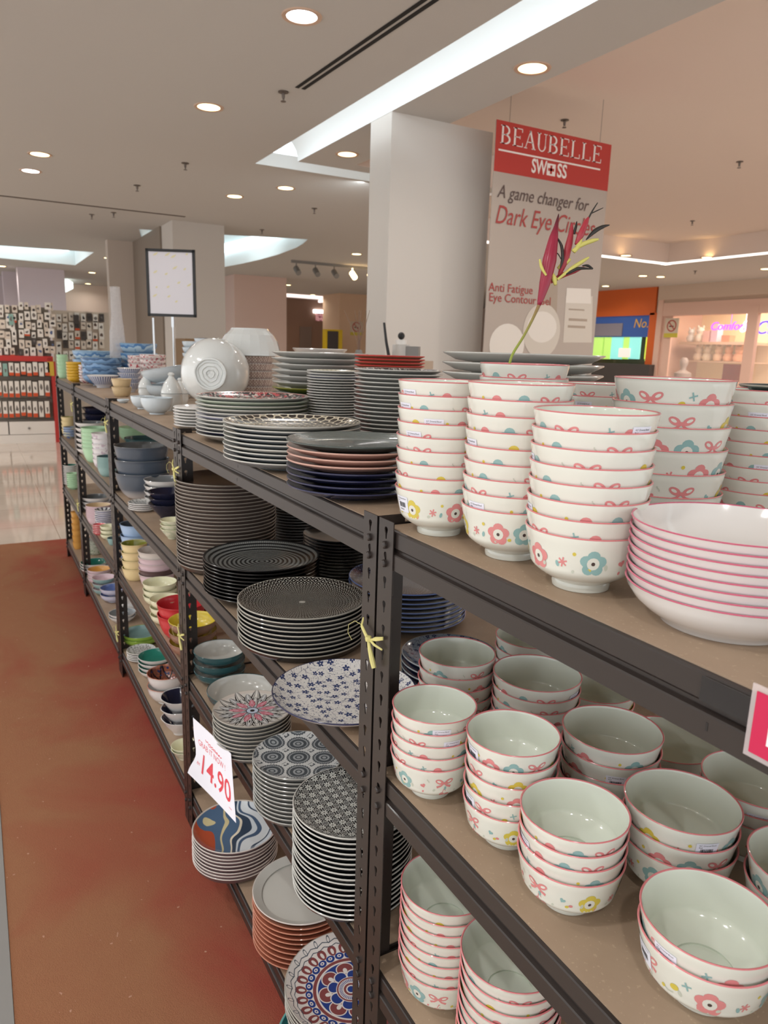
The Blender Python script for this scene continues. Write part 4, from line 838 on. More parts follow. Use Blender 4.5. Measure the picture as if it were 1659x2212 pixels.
# lidded white jars, glass stand, pole sign, wrapped roll
for i, (px, py, D, s_, lb) in enumerate(((371, 852, 3.02, 1.0, 'white gourd-shaped lidded jar nearest the relief bowl'), (389, 840, 3.25, .8, 'white lidded jar half behind the relief bowl'), (314, 832, 3.6, .8, 'small white lidded jar beside the octagonal bowl'))):
    c = on_d(px, py, D); t = thing('lidded_jar', lb, 'jar', (c.x, c.y, ZS[1]), 0)
    MB().lathe([(0, .002, 0), (.022*s_, 0, 0), (.038*s_, .02*s_, 0), (.044*s_, .045*s_, 0), (.042*s_, .062*s_, 0), (.045*s_, .070*s_, 0), (.040*s_, .073*s_, 0), (0, .073*s_, 0)], 24).build('body', ME, t)
    MB().lathe([(.043*s_, .074*s_, 0), (.040*s_, .09*s_, 0), (.030*s_, .115*s_, 0), (.014*s_, .135*s_, 0), (.010*s_, .142*s_, 0), (.014*s_, .150*s_, 0), (.008*s_, .158*s_, 0), (0, .159*s_, 0)], 24).build('lid', ME, t)
P0 = on_y(370, 612, .52); zs = ZS[1]; DS = (P0-CAM).dot(FW); k = DS/FPX
t = thing('pole_sign', 'black framed white poster on a thin chrome pole among the bowls', 'sign', (P0.x, P0.y, zs))
hz = P0.z-zs; wS, hS = 49*k/.93, 70*k; pole = MB(); pole.tube([(0, .01, .006), (0, .01, hz-hS*.9)], .006); pole.tube([(0, .01, hz-hS-.06), (0, .01, hz-hS)], .011); pole.lathe([(0, .006, 0), (.05, .005, 0), (.055, 0, 0)], 24); pole.build('pole', M_CHROME, t)
fr = MB(); q = .008
ang = math.radians(62); t.rotation_euler = (0, 0, ang)
for a, b in (((-wS, -hS), (wS, -hS+2*q)), ((-wS, hS-2*q), (wS, hS)), ((-wS, -hS), (-wS+2*q, hS)), ((wS-2*q, -hS), (wS, hS))): fr.box((a[0], -.006, hz+a[1]), (b[0], .006, hz+b[1]))
fr.build('frame', M_BLACK, t, smooth=False)
po = MB(); po.box((-wS+q, -.003, hz-hS+q), (wS-q, .003, hz+hS-q)); rn = random.Random(5)
dd = Deco(po, lambda x, y, L: (x, -.0034, hz+y))
for i in range(15):
    u, v = (-.62+.42*(i % 4)+rn.uniform(-.1, .1))*wS, (.78-.42*(i//4)+rn.uniform(-.1, .1))*hS; e = rn.uniform(.006, .016); dd.line([(u-e, v-e*.3), (u, v+e*.2), (u+e, v+e*.9)], [.004, .012, .003], 1)
po.build('poster', [Mat('poster white', '#d9d5da', .25, 0, .3), Mat('poster gold mark', '#d8cfa6', .3)], t, smooth=False)
c = on_y(333, 752, .5); t = thing('chrome_stand', 'slim chrome rod stand behind the framed poster', 'stand', (c.x, c.y, zs)); MB().tube([(0, 0, .0), (0, 0, on_y(334, 686, .5).z-zs)], .007).build('rod', M_CHROME, t); MB().lathe([(0, .006, 0), (.05, .004, 0), (.052, 0, 0)], 20).build('base', M_CHROME, t)
c = on_y(254, 738, .30); h_ = on_y(254, 616, .30).z-zs; D_ = (c-CAM).dot(FW)/FPX
M_WRAP = Mat('clear wrap', '#dcd8d8', .08, alpha=.55, spec=.8); M_WRAP.xyz(); M_WRAP.bump(M_WRAP.noise(60, 3), .8, .02)
tag(MB().lathe([(0, 0, 0), (20*D_, .01, 0), (19*D_, .1, 0), (15*D_, h_*.55, 0), (13*D_, h_*.62, 0), (11*D_, h_*.7, 0), (10*D_, h_*.99, 0), (0, h_, 0)], 20, wob=.05).build('wrapped_roll', M_WRAP, None, (c.x, c.y, zs+.001)), 'tall tapered roll in clear crinkled wrap on the top shelf', 'wrapped roll')
# ------------------------------------------------------------------ ceiling fittings
def downlight(x, y, mat, label, z=HC, r=.085, W=1.0, c=(1, .95, .88), px=True, hang=0, group='round ceiling downlights'):
    p = on_z(x, y, z) if px else Vector((x, y, z)); t = thing('ceiling_downlight', label, 'downlight', p, 0, group)
    MB().lathe([(r*.92, .012, 0), (r*.92, -.004, 0), (r*1.18, -.006, 0), (r*1.22, 0, 0), (r*1.22, .004, 0)], 28).build('trim_ring', M_TRIM, t)
    MB().lathe([(r*.93, -.0015, 0), (r*.5, -.003, 0), (0, -.003, 0)], 28).build('lamp', mat, t)
    area('downlight_beam', (0, 0, -.012), r*1.7, DOWNLIGHT_W*W, c, (0, 0, 0), t, spread=math.radians(150))
cw = (1, .96, .92)
for a in ((652, 35, M_LAMPW, 'cool white downlight beside the slot diffuser', HC, .085, 1.2, cw), (451, 231, M_LAMPY, 'warm downlight in the middle of the near ceiling'), (86, 333, M_LAMPY, 'warm downlight above a cool one at the far left'), (66, 369, M_LAMPW, 'cool downlight just below a warm one at the far left'),
    (507, 424, M_LAMPY, 'warm downlight over the framed pole sign'), (617, 406, M_LAMPY, 'warm downlight beside the corner of the ceiling cove'), (750, 333, M_LAMPO, 'dim amber downlight in the triangle beside the white column'), (1150, 147, M_LAMPO, 'amber downlight in the beam above the red banner', HC, .09),
    (1308, 618, M_LAMPY, 'bright downlight in front of the orange stall'), (1427, 598, M_LAMPY, 'downlight above the pillar between stall and boutique'), (1654, 581, M_LAMPY, 'downlight cut by the frame above the boutique'), (1352, 552, M_LAMPO, 'pale downlight inside the raised coffer edge by the banner'), (1527, 556, M_LAMPO, 'pale downlight inside the raised coffer edge over the boutique'),
    (551, 609, M_LAMPW, 'cool downlight under the curved recess'), (607, 601, M_LAMPO, 'amber downlight right of the cool one under the recess'), (516, 629, M_LAMPO, 'amber downlight low by the middle column'), (676, 637, M_LAMPY, 'downlight above the far lit posters'), (199, 589, M_LAMPY, 'upper downlight by the far white pier'), (190, 613, M_LAMPY, 'lower downlight by the far white pier'), (4, 575, M_LAMPY, 'upper of three downlights cut by the picture edge'), (3, 601, M_LAMPY, 'middle of three downlights cut by the picture edge'), (3, 610, M_LAMPY, 'lowest of three downlights cut by the picture edge')): downlight(*a)
for x, y in ((-.6, -1.7), (-2.4, -1.9), (1.1, -1.2), (-4.3, -2.0), (-.9, -3.3), (-2.9, -3.4), (.9, -3.2), (-5.2, -3.6)):
    downlight(x, y, M_LAMPW, 'added unseen downlight over the aisle near the viewpoint', W=3.2, px=False, c=(1, .985, .96), group='added downlights over the near aisle')  # lamps added out of view to light the shelves from the aisle
for x, y in ((-2.5, 4.5), (-3.4, 6.6), (-2.5, 8)): downlight(x, y, M_LAMPY, 'added downlight up in the raised coffer', z=3.6, W=5.0, px=False, c=(1, .9, .8), group='added downlights in the raised coffer')  # extra lamps added to brighten the coffer
for x, y in ((-9, -3), (-11.8, -.6), (-13, -3), (-12, 5.5), (-16, 2), (-15, 9), (-19, 7), (-20, -3), (-8.5, 12), (-11, 11.5), (-14, 12)): downlight(x, y, M_LAMPY, 'added downlight over the far part of the hall', W=4.4, px=False, c=(1, .9, .81), group='added downlights over the far hall')  # extra lamps added to brighten the distant hall
sp = MB(); sp.lathe([(0, 0, 0), (.034, 0, 0), (.034, -.006, 0), (.012, -.010, 0), (.010, -.035, 0), (.006, -.045, 0), (0, -.045, 0)], 14); sp.lathe([(0, -.058, 0), (.018, -.058, 0), (.018, -.061, 0), (0, -.062, 0)], 12); sp.tube([(-.010, 0, -.04), (-.010, 0, -.058)], .002, 5); sp.tube([(.010, 0, -.04), (.010, 0, -.058)], .002, 5)
s0 = None
for x, y, z, lb in ((612, 198, HC, 'ceiling sprinkler beside the slot diffuser end'), (400, 352, HC, 'ceiling sprinkler between the warm downlights'), (296, 400, HC, 'ceiling sprinkler above the grey partition'), (679, 450, HC, 'ceiling sprinkler right of the curved recess'), (1220, 259, 3.6, 'ceiling sprinkler above the red banner'), (1598, 349, 3.6, 'ceiling sprinkler at the far right of the coffer'), (1496, 477, 3.6, 'ceiling sprinkler above the coffer corner'),
    (198, 463, HC, 'left of two close sprinklers over the aisle'), (245, 459, HC, 'right of two close sprinklers over the aisle'), (566, 496, HC, 'small sprinkler above the curved recess'), (1502, 585, HC, 'small sprinkler before the boutique')):
    if s0 is None: o = s0 = sp.build('sprinkler', Mat('sprinkler brass', '#6d625a', .4, .5))
    else: o = s0.copy(); col.objects.link(o)
    o.location = on_z(x, y, z); tag(o, lb, 'sprinkler', 'ceiling sprinklers')
a, b = on_z(655, 192, HC), on_z(940, 0, HC); d = (b-a).normalized(); nrm = Vector((-d.y, d.x, 0)); t = thing('slot_diffuser', 'twin slot air diffuser running along the near ceiling', 'air diffuser', a)
for k in (0, 1):
    q = MB(); o1 = nrm*(-.045*k); V = [o1-nrm*.012, o1+nrm*.012, o1+nrm*.012+d*3.4, o1-nrm*.012+d*3.4]
    q.add([(v.x, v.y, -.004) for v in V]+[(v.x, v.y, -.0006) for v in V], [(0, 1, 2, 3), (7, 6, 5, 4), (0, 4, 5, 1), (1, 5, 6, 2), (2, 6, 7, 3), (3, 7, 4, 0)]); q.build('slot', M_DARK, t, smooth=False)
a, b = on_z(-60, 415, HC), on_z(400, 468, HC); tag(MB().box((-.03, a.y-b.y, -.004), (.03, 0, -.0006)).build('slot_diffuser', Mat('slot grey', '#5d5048', .8), None, b, smooth=False), 'single dark slot diffuser across the ceiling by the pole sign', 'air diffuser')
a, b = on_z(1440, 571, HC), on_z(1659, 547, HC)
lm = Mat('lit slot', '#ffffff', .5, emit='#fff2ea', estr=2.6)
t = tag(MB().box((-9.42, 10.16, -.012), (2.9, 10.30, -.0006)).box((-9.42, 4.5, -.012), (-9.28, 10.30, -.0006)).build('lit_slot', lm, None, (0, 0, HC), smooth=False), 'thin lit slot framing the raised coffer', 'slot light')
t = thing('track_light', 'track light with five spot heads on the far ceiling', 'track light', on_z(722, 570, HC)); MB().box((-.02, -.9, -.05), (.02, .9, -.0)).build('rail', M_GREY, t, smooth=False)
for i in range(5): MB().tube([(0, -.8+.4*i, -.05), (0, -.8+.4*i, -.14)], .012, 6).tube([(-.02, -.8+.4*i, -.14), (.12, -.8+.4*i, -.24)], .055, 10).build('spot_head', M_LAMPO if i > 2 else M_GREY, t)
# ------------------------------------------------------------------ banner by the white column
XBN = -4.60; pt = lambda x, y: on_x(x, y, XBN); y0, y1 = pt(1073, 255).y, pt(1321, 312).y; zt = HC-.005
t = thing('hanging_banner', 'tall hanging banner with red BEAUBELLE header beside the white column', 'banner', (XBN, y0, 0)); Wb = y1-y0
pm = Mat('banner print', '#b3a69b', .45); MB().box((-.008, 0, .55), (0, Wb, zt)).build('panel', pm, t, smooth=False)
zr = pt(1067, 369).z; MB().box((0, 0, zr), (.002, Wb, zt)).build('header_panel', Mat('banner red', '#b8382f', .5), t, smooth=False)
for yy in (.12, Wb-.12): MB().tube([(-.004, yy, zt), (-.004, yy, 3.6)], .003, 6).build('cable', M_CHROME, t)
LW = Mat('banner lettering white', '#efe6e0', .6); F_ = lambda off: (lambda a, b: (off, a, b))
# serif capitals drawn by hand
def capital(d, ch, x, y, h, wd):
    st, th = h*.135, h*.05; X = lambda a: x+a*wd; Y = lambda b: y+b*h
    def V(a, b0=0, b1=1, w_=st): d.line([(X(a), Y(b0)), (X(a), Y(b1))], w_, 0)
    def Hh(b, a0, a1, w_=th): d.line([(X(a0), Y(b)), (X(a1), Y(b))], w_, 0)
    def arc(cx, cy, rx, ry, t0, t1, w0, w1):
        P = [(X(cx+rx*math.cos(t0+(t1-t0)*i/16)), Y(cy+ry*math.sin(t0+(t1-t0)*i/16))) for i in range(17)]; d.line(P, [w0+(w1-w0)*math.sin(PI*i/16) for i in range(17)], 0)
    if ch in 'BEL': V(.2); Hh(.025, .02, .40); Hh(.975, .02, .40)
    if ch == 'B': arc(.42, .74, .36, .235, PI/2, -PI/2, th, st*.95); arc(.42, .26, .44, .235, PI/2, -PI/2, th, st); Hh(.975, .2, .45); Hh(.5, .2, .45); Hh(.025, .2, .45)
    if ch == 'E': Hh(.975, .2, .88); Hh(.51, .2, .68); Hh(.025, .2, .92); V(.87, .80, .985, th); V(.93, .01, .24, th); V(.67, .42, .60, th)
    if ch == 'L': Hh(.025, .2, .92); V(.92, .01, .26, th)
    if ch == 'A': d.line([(X(.10), Y(.02)), (X(.50), Y(1))], th*1.1, 0); d.line([(X(.48), Y(1)), (X(.90), Y(.02))], st, 0); Hh(.36, .25, .75); Hh(.02, -.04, .26); Hh(.02, .70, 1.06)
    if ch == 'U': V(.2, .3, 1); V(.85, .3, 1, th); arc(.525, .32, .325, .31, PI, 2*PI, st*.8, th*1.2); Hh(.975, .02, .40); Hh(.975, .68, 1.0)
tl, tr = pt(1082, 268), pt(1303, 318); bl = pt(1080, 309)
lb = MB(); d = Deco(lb, lambda a, b, L: (.0032, a, b)); hL = tl.z-bl.z; lw = (tr.y-tl.y)/9.15
for i, ch in enumerate('BEAUBELLE'): capital(d, ch, tl.y-y0+lw*1.02*i, (pt(1190, 0).z*0)+bl.z, hL*.98, lw*.90)
lb.build('lettering', LW, t, smooth=False); lb = MB(); d = Deco(lb, lambda a, b, L: (.0032, a, b)); zl = pt(1187, 345).z; d.line([(.03, zl), (Wb-.10, zl)], .012, 0)
lb.build('underline', LW, t, smooth=False); lb = MB(); d = Deco(lb, lambda a, b, L: (.0032, a, b)); s_ = pt(1190, 367); cy = s_.y-y0; put_text(lb, F_(.0032), 'SW', .135, cy-.118, s_.z, wx=.72, bold=.003); lb.build('lettering', LW, t, smooth=False); lb = MB(); d = Deco(lb, lambda a, b, L: (.0032, a, b)); put_text(lb, F_(.0032), 'SS', .135, cy+.108, s_.z, wx=.8, bold=.003)
q = .042; lb.build('lettering', LW, t, smooth=False); lb = MB(); d = Deco(lb, lambda a, b, L: (.0032, a, b)); d.line([(cy-q, s_.z), (cy+q, s_.z)], 2*q, 0)
lb.build('cross_plate', LW, t, smooth=False)
cr = MB(); dc = Deco(cr, lambda a, b, L: (.0038, a, b)); dc.line([(cy-.03, s_.z), (cy+.03, s_.z)], .02, 0); dc.line([(cy, s_.z-.03), (cy, s_.z+.03)], .02, 0); cr.build('cross_emblem', Mat('emblem red', '#b8382f', .5), t, smooth=False)
g = MB(); p = pt(1175, 430); put_text(g, F_(.0048), 'A game changer for', .130, p.y-y0, p.z, shear=.28, wx=.86); g.build('lettering', Mat('banner ink brown', '#5e4c48', .6), t, smooth=False)
g = MB(); p = pt(1068, 464); put_text(g, F_(.0048), 'Dark Eye Circles', .185, p.y-y0, p.z, shear=.28, wx=.78, align='LEFT')
RI = Mat('banner ink red', '#a8433f', .6); g.build('lettering', RI, t, smooth=False)
for yy, s_ in ((620, 'Anti Fatigue'), (642, 'Eye Contour Gel')): g = MB(); p = pt(1055, yy); put_text(g, F_(.0048), s_, .088, p.y-y0, p.z, align='LEFT'); g.build('lettering', RI, t, smooth=False)
JP = [Mat('print cream', '#cfc6ba', .5), Mat('print light', '#e2dbd2', .5), Mat('print grey', '#8f8378', .5), Mat('print tan', '#a89888', .5)]
g = MB(); d = Deco(g, lambda a, b, L: (.0012+.0004*L, a, b)); pp = lambda x, y: (pt(x, y).y-y0, pt(x, y).z)
d.poly([pp(*v) for v in ((1222, 640), (1280, 640), (1278, 740), (1216, 740))], 0, 1); d.poly([pp(*v) for v in ((1224, 622), (1276, 624), (1276, 656), (1222, 654))], 1, 2); d.line([pp(1228, 668), pp(1262, 670)], .012, 3, 2); d.line([pp(1228, 690), pp(1268, 692)], .02, 3, 2); d.line([pp(1226, 705), pp(1264, 707)], .02, 3, 2)
a, b = pp(1170, 715); d.ell(a, b, .19, .21, 0, 3, n=28); d.ell(a, b+.03, .15, .12, 1, 4, n=24); a, b = pp(1095, 745); d.ell(a, b, .17, .16, 1, 2, n=24); a, b = pp(1185, 655); d.poly([pp(*v) for v in ((1165, 610), (1205, 612), (1202, 690), (1160, 690))], 3, 0)
g.build('printed_jars', JP, t, smooth=False)
# ------------------------------------------------------------------ tall cabinet behind the plates with odd small things
a, b = on_d(610, 758, 4.3), on_d(925, 762, 4.1); zc = 1.61; c = (a+b)/2; dv = (b-a); L = dv.length
t = tag(MB().box((-L/2, -.18, 0), (L/2, .18, zc)).build('side_cabinet', Mat('cabinet beige', '#b7a594', .6), None, (c.x, c.y, 0), smooth=False), 'plain beige cabinet hidden behind the plate stacks', 'cabinet'); rz_ = math.atan2(dv.y, dv.x); t.rotation_euler = (0, 0, rz_)
def atop(px): p = on_d(px, 755, 4.3+(4.1-4.3)*(px-610)/315); return Vector((p.x, p.y, zc+.001))
K = 4.15/FPX
o = thing('incense_stick', 'thin dark stick leaning upright beside the white column', 'stick', atop(842)); MB().tube([(0, 0, 0), (-.012, -.018, .10), (-.022, -.03, .205)], [.010, .008, .007], 8).build('rod', M_BLACK, o); MB().lathe([(0, .002, 0), (.03, 0, 0), (.033, .008, 0), (0, .012, 0)], 16).build('foot', M_BLACK, o)
o = thing('diffuser_bottle', 'clear square bottle with white collar and black ball stopper', 'bottle', atop(866)); MB().box((-.045, -.03, 0), (.045, .03, .085)).build('body', Mat('frosted bottle', '#d8d4ce', .2, alpha=.8), o, smooth=False); MB().lathe([(.03, .085, 0), (.032, .087, 0), (.032, .112, 0), (0, .114, 0)], 18).build('collar', M_WHITE, o); MB().lathe([(0, .112, 0)]+[(.020*math.sin(i*PI/8), .134-.021*math.cos(i*PI/8), 0) for i in range(1, 8)]+[(0, .155, 0)], 16).build('stopper', M_BLACK, o)
tag(MB().box((-.048, -.03, 0), (.048, .03, .078)).build('gift_box', M_GREY, None, atop(888), smooth=False).__class__ and bpy.data.objects['gift_box'], 'small plain grey box beside the black ball stopper', 'box').rotation_euler = (0, 0, rz_)
o = thing('dried_twigs', 'bunch of thin dried twigs standing before the far pillar', 'twigs', atop(775)); r = random.Random(2)
for i in range(7): e = r.uniform(-.09, .06); MB().tube([(0, 0, 0), (e*.3, 0, .10), (e*.8+r.uniform(-.01, .01), e*.3, .20), (e*1.2, e*.6, .27)], [.003, .002, .0016, .001], 5).build('twig', Mat('twig %d' % i, '#8a7060', .8), o)
MB().lathe([(0, .001, 0), (.02, 0, 0), (.024, .03, 0), (.016, .05, 0), (.014, .05, 0), (0, .01, 0)], 16).build('vase', M_GREY, o)
mb = MB(); n = 16
for j in range(2): pass
mb.lathe([(0, .002, 0), (.10, 0, 0), (.20, .018, 0), (.235, .040, 0), (.23, .042, 0), (.19, .024, 0), (0, .010, 0)], 40); o = mb.build('white_tray', M_PWHITE, None, atop(690)); o.scale = (1, .6, 1.2); tag(o, 'shallow pale oval tray lying behind the tall plate stack', 'tray')
a = on_d(430, 735, 9.6); tag(MB().box((-.25, -.25, 0), (.25, .25, 1.74)).build('wooden_cabinet', Mat('olive brown wood', '#82684a', .5), None, (a.x, a.y, 0), smooth=False), 'brown wooden cabinet in front of the broad beige column', 'cabinet')
# ------------------------------------------------------------------ gondola with hanging packs at the end of the aisle
XG = -13.4; gz = lambda y: on_x(60, y, XG).z; gy = lambda x: on_x(x, 850, XG).y; gp = lambda x, y: on_x(x, y, XG)
yR = gp(118, 850).y; t = thing('display_gondola', 'white and red shop gondola with hanging packs beyond the aisle', 'display shelf', (XG, yR, 0)); yl = gp(-160, 850).y-yR
Z = {k: gz(k) for k in (955, 938, 910, 905, 862, 858, 822, 813, 780, 770, 655)}
MB().box((-.5, yl, 0), (-.12, 0, Z[655]-.05)).build('back_panel', Mat('gondola grey', '#8d857a', .6), t, smooth=False)
MB().box((-.12, yl, 0), (.06, 0, Z[938])).build('plinth', M_WHITE, t, smooth=False)
for i, (a, b) in enumerate(((gp(17, 900).y-yR, -.03), (gp(-80, 900).y-yR, gp(16, 900).y-yR))):
    dr = MB().box((-.12, a+.008, Z[938]+.008), (.065, b-.004, Z[910])).build('drawer', M_WHITE, t, smooth=False); MB().lathe([(0, 0, 0), (.018, 0, 0), (.02, .02, 0), (0, .026, 0)], 12).build('knob', M_GREY, dr).matrix_local = Matrix.Translation((.066, (a+b)/2-.05, (Z[938]+Z[910])/2)) @ Matrix.Rotation(PI/2, 4, 'Y')
for k, (u, v) in (('shelf', (Z[905], Z[905]-.05)), ('shelf', (Z[862], Z[862]-.07)), ('shelf', (Z[822], Z[822]-.0+.07))): MB().box((-.12, yl, min(u, v)), (-.05, -.02, max(u, v))).build(k, Mat('shelf grey', '#7d756b', .5), t, smooth=False)
MB().box((-.13, yl, Z[780]), (.10, 0, Z[770]+.01)).build('header_rail', M_RED, t, smooth=False); MB().box((-.13, -.035, 0), (.09, .035, Z[780])).build('end_post', M_RED, t, smooth=False)
M_ORB = Mat('orange band', '#d8582f', .5); M_IMG = [Mat('dark product print', '#3b3634', .5), Mat('grey product print', '#77706c', .5), Mat('brown product print', '#5e4a40', .5), Mat('blue product print', '#5a6a94', .5)]
M_PK = [Mat('pack white', '#efeae2', .4), Mat('pack cream', '#e2d6c8', .4), Mat('pack teal', '#8fb6ac', .4), Mat('pack yellow', '#d6b23c', .4), Mat('pack dark', '#4a4340', .4)]
rp = random.Random(11)
def pack(p0, p1, X, label, grp, body=0, band_=True, img=0, dx=.0):
    a, b = on_x(*p0, X), on_x(*p1, X); c = (a+b)/2; hw, hh = abs(b.y-a.y)/2*.94, abs(a.z-b.z)/2
    t = thing('hanging_pack', label, 'package', (X+dx, c.y, c.z), 0, grp)
    MB().box((-.035, -hw, -hh), (0, hw, hh)).build('carton', M_PK[body], t, smooth=False)
    if band_: MB().box((0, -hw, -hh), (.003, hw, -hh*.52)).build('colour_band', M_ORB, t, smooth=False)
    if img is not None:
        g = MB(); d = Deco(g, lambda a, b, L: (.003, a, b)); d.poly([(hw*rp.uniform(.25, .85)*math.cos(q*2*PI/7), hh*.05+hh*rp.uniform(.1, .62)*math.sin(q*2*PI/7)) for q in range(7)], 0); g.build('picture', M_IMG[img], t, smooth=False)
X1 = XG+.10
for row, (u, v) in enumerate(((782, 811), (822, 857), (866, 901))):
    for i, x in enumerate(range(-8, 98, 13)):
        oj = not (row == 0 and i in (1, 7)) and not (row > 0 and i == 7)
        pack((x, u+rp.uniform(0, 3)), (x+12.5, v+rp.uniform(-3, 2)), X1, 'narrow white pack with orange foot hanging on the %s gondola hook row' % ('upper', 'middle', 'lower')[row] if oj else 'plain pale pack at the end of the %s gondola hook row' % ('upper', 'middle', 'lower')[row], 'packs on the %s hook row' % ('upper', 'middle', 'lower')[row], (2 if row == 0 and i == 1 else 0), oj, 1)
pack((101, 772), (118, 812), X1, 'yellow pack at the end of the upper gondola hook row', None, 3, False, None)
for j in range(6):
    for i in range(9):
        x, y, w_ = -6+i*13.5+rp.uniform(-3, 3), 658+j*18.5+rp.uniform(-4, 4), rp.uniform(9, 15)
        pack((x, y), (x+w_, y+rp.uniform(14, 20)), XG-.40+.012*((i*2+j) % 4), 'small white pack with dark product picture on the panel above the gondola', 'packs on the panel above the gondola', rp.choice((0, 0, 0, 1, 1, 4 if j > 2 else 0)), rp.random() < .08, rp.choice((0, 0, 1, 1, 2, 2, 3)), .41)
pack((18, 678), (30, 702), XG+.06, 'teal pack with a red dot on the panel above the gondola', None, 2, False, 1)
X2 = -15.6; a, b = on_x(112, 700, X2), on_x(238, 700, X2)
t = tag(MB().box((-.2, 0, 0), (0, b.y-a.y, on_x(160, 672, X2).z)).build('display_board', Mat('board cream', '#cbbcac', .6), None, (X2, a.y, 0), smooth=False), 'cream display board covered with packs behind the gondola', 'display board')
for j in range(5):
    for i in range(8):
        x, y = 122+i*13+rp.uniform(-1, 1), 676+j*20+rp.uniform(-3, 3)
        pack((x, y), (x+12, y+18), X2+.05, 'small pack with dark product picture on the cream board behind the blue bowls', 'packs on the cream display board', rp.choice((0, 0, 1, 1, 4)), rp.random() < .14, rp.choice((0, 0, 1, 2)))
pack((158, 680), (172, 700), X2+.09, 'dark pack with yellow picture on the cream board', None, 4, False, None)
# ------------------------------------------------------------------ far hall in the middle: posters, kiosk, sign
def flat(name, X, p0, p1, m, label, cat, th=.04):
    a, b = on_x(*p0, X), on_x(*p1, X); return tag(MB().box((-th, min(a.y, b.y), min(a.z, b.z)), (0, max(a.y, b.y), max(a.z, b.z))).build(name, m, None, (X, 0, 0), smooth=False), label, cat)
def p_menu():
    m = Mat('lit menu print', '#c98a8a', .5); m.xyz(); c = m.mix(m.noise(14, 3) > .52, '#d9a0a0', '#8a4a52'); m.done(c); m.nt.links.new(c.k, m.b.inputs['Emission Color']); m.b.inputs['Emission Strength'].default_value = .6; return m
PM = p_menu(); XF = -23.9
struct(bx('wall_shops', (XF-.2, 6.3, 0), (XF, 10.4, HC), Mat('brown stall wall', '#9a7a66', .7)))
for i, x in enumerate((683, 711)):
    flat('lit_menu_board', XF+.043, (x, 677), (x+24, 694), PM, ('left', 'right')[i]+' one of two pink lit menu boards far down the hall', 'menu board'); flat('strip_lamp', XF+.043, (x-5, 669), (x+22, 677), M_LAMPW, 'white strip lamp over the %s pink menu board' % ('left', 'right')[i], 'strip lamp')
XK = -20.0; a, b = on_x(706, 711, XK), on_x(740, 711, XK); t = thing('service_kiosk', 'yellow framed black kiosk standing before the far pillar', 'kiosk', (XK, a.y, 0)); hk = a.z
MB().box((-.3, 0, 0), (0, b.y-a.y, hk)).build('body', Mat('kiosk yellow', '#d8b81e', .4), t, smooth=False); MB().box((0, .02, .5), (.02, (b.y-a.y)*.72, hk-.05)).build('screen', Mat('kiosk screen', '#3a3534', .25), t, smooth=False)
def nosmoke(name, X, p0, p1, label, ax='x'):
    ff = on_x if ax == 'x' else on_y; a, b = ff(*p0, X), ff(*p1, X); hw = abs((b-a).y if ax == 'x' else (b-a).x)/2; hh = abs(a.z-b.z)/2
    t = thing(name, label, 'sign', (a+b)/2, PI/2 if ax == 'x' else 0)
    MB().box((-hw, 0, -hh), (hw, .01, hh)).build('plate', Mat('sign pale', '#d2c2ae', .5), t, smooth=False); MB().box((-hw, -.003, -hh), (hw, 0, -hh*.55)).build('yellow_strip', Mat('sign yellow', '#cfc04a', .5), t, smooth=False)
    g = MB(); d = Deco(g, lambda x, y, L: (x, -.004-.001*L, y)); r = hw*.62; cyy = hh*.22; d.line([(r*math.cos(q*PI/12), cyy+r*math.sin(q*PI/12)) for q in range(25)], r*.22, 0); d.line([(-r*.7, cyy+r*.7), (r*.7, cyy-r*.7)], r*.2, 0, 1); d.line([(-r*.6, cyy-r*.1), (r*.5, cyy-r*.1)], r*.2, 1); g.build('symbol', [Mat('sign red', '#b5483e', .5), Mat('sign ink', '#4a3a36', .5)], t, smooth=False)
nosmoke('no_smoking_sign', -20.39, (757, 694), (783, 725), 'no smoking sign with yellow strip on the far pillar')
flat('lit_sign', XF+.083, (536, 690), (559, 708), Mat('lit sign', '#d8f0f0', .5, emit='#cfeef0', estr=2.0), 'small pale lit sign far down between the columns', 'sign'); flat('door_panel', XF+.043, (530, 708), (560, 858), M_GREY, 'grey door under the small lit sign', 'door')
flat('door_panel', XF+.043, (648, 705), (672, 858), Mat('dark door', '#8d7a6e', .5), 'brown doorway left of the yellow kiosk', 'door')
for x0, y0_, x1, y1_, lb in ((485, 628, 700, 644, 'long lit ceiling line over the far hall'), (620, 660, 735, 645, 'slanting lit ceiling line left of the far pillar')):
    a, b = on_z(x0, y0_, HC-.053), on_z(x1, y1_, HC-.053); b = a+(b-a)*min(1, max(0, (a.x+23.7))/max(.01, a.x-b.x)) if b.x < -23.7 else b; a = b+(a-b)*min(1, (b.x+23.7)/max(.01, b.x-a.x)) if a.x < -23.7 else a; tag(MB().tube([a, b], .05, 6).build('line_lamp', Mat('line lamp', '#ffffff', .5, emit='#ffe6e0', estr=1.6)), lb, 'line lamp')
a, b = on_z(58, 662, HC-.165), on_z(146, 616, HC-.165); d_ = (a-b).normalized(); a = b+d_*min(8, (-23.7-b.x)/d_.x if d_.x < 0 else 8); tag(MB().tube([a, b], .16, 6).build('line_lamp', Mat('line lamp white', '#ffffff', .5, emit='#eafaf6', estr=2.2)), 'long white line lamp above the far piers', 'line lamp')
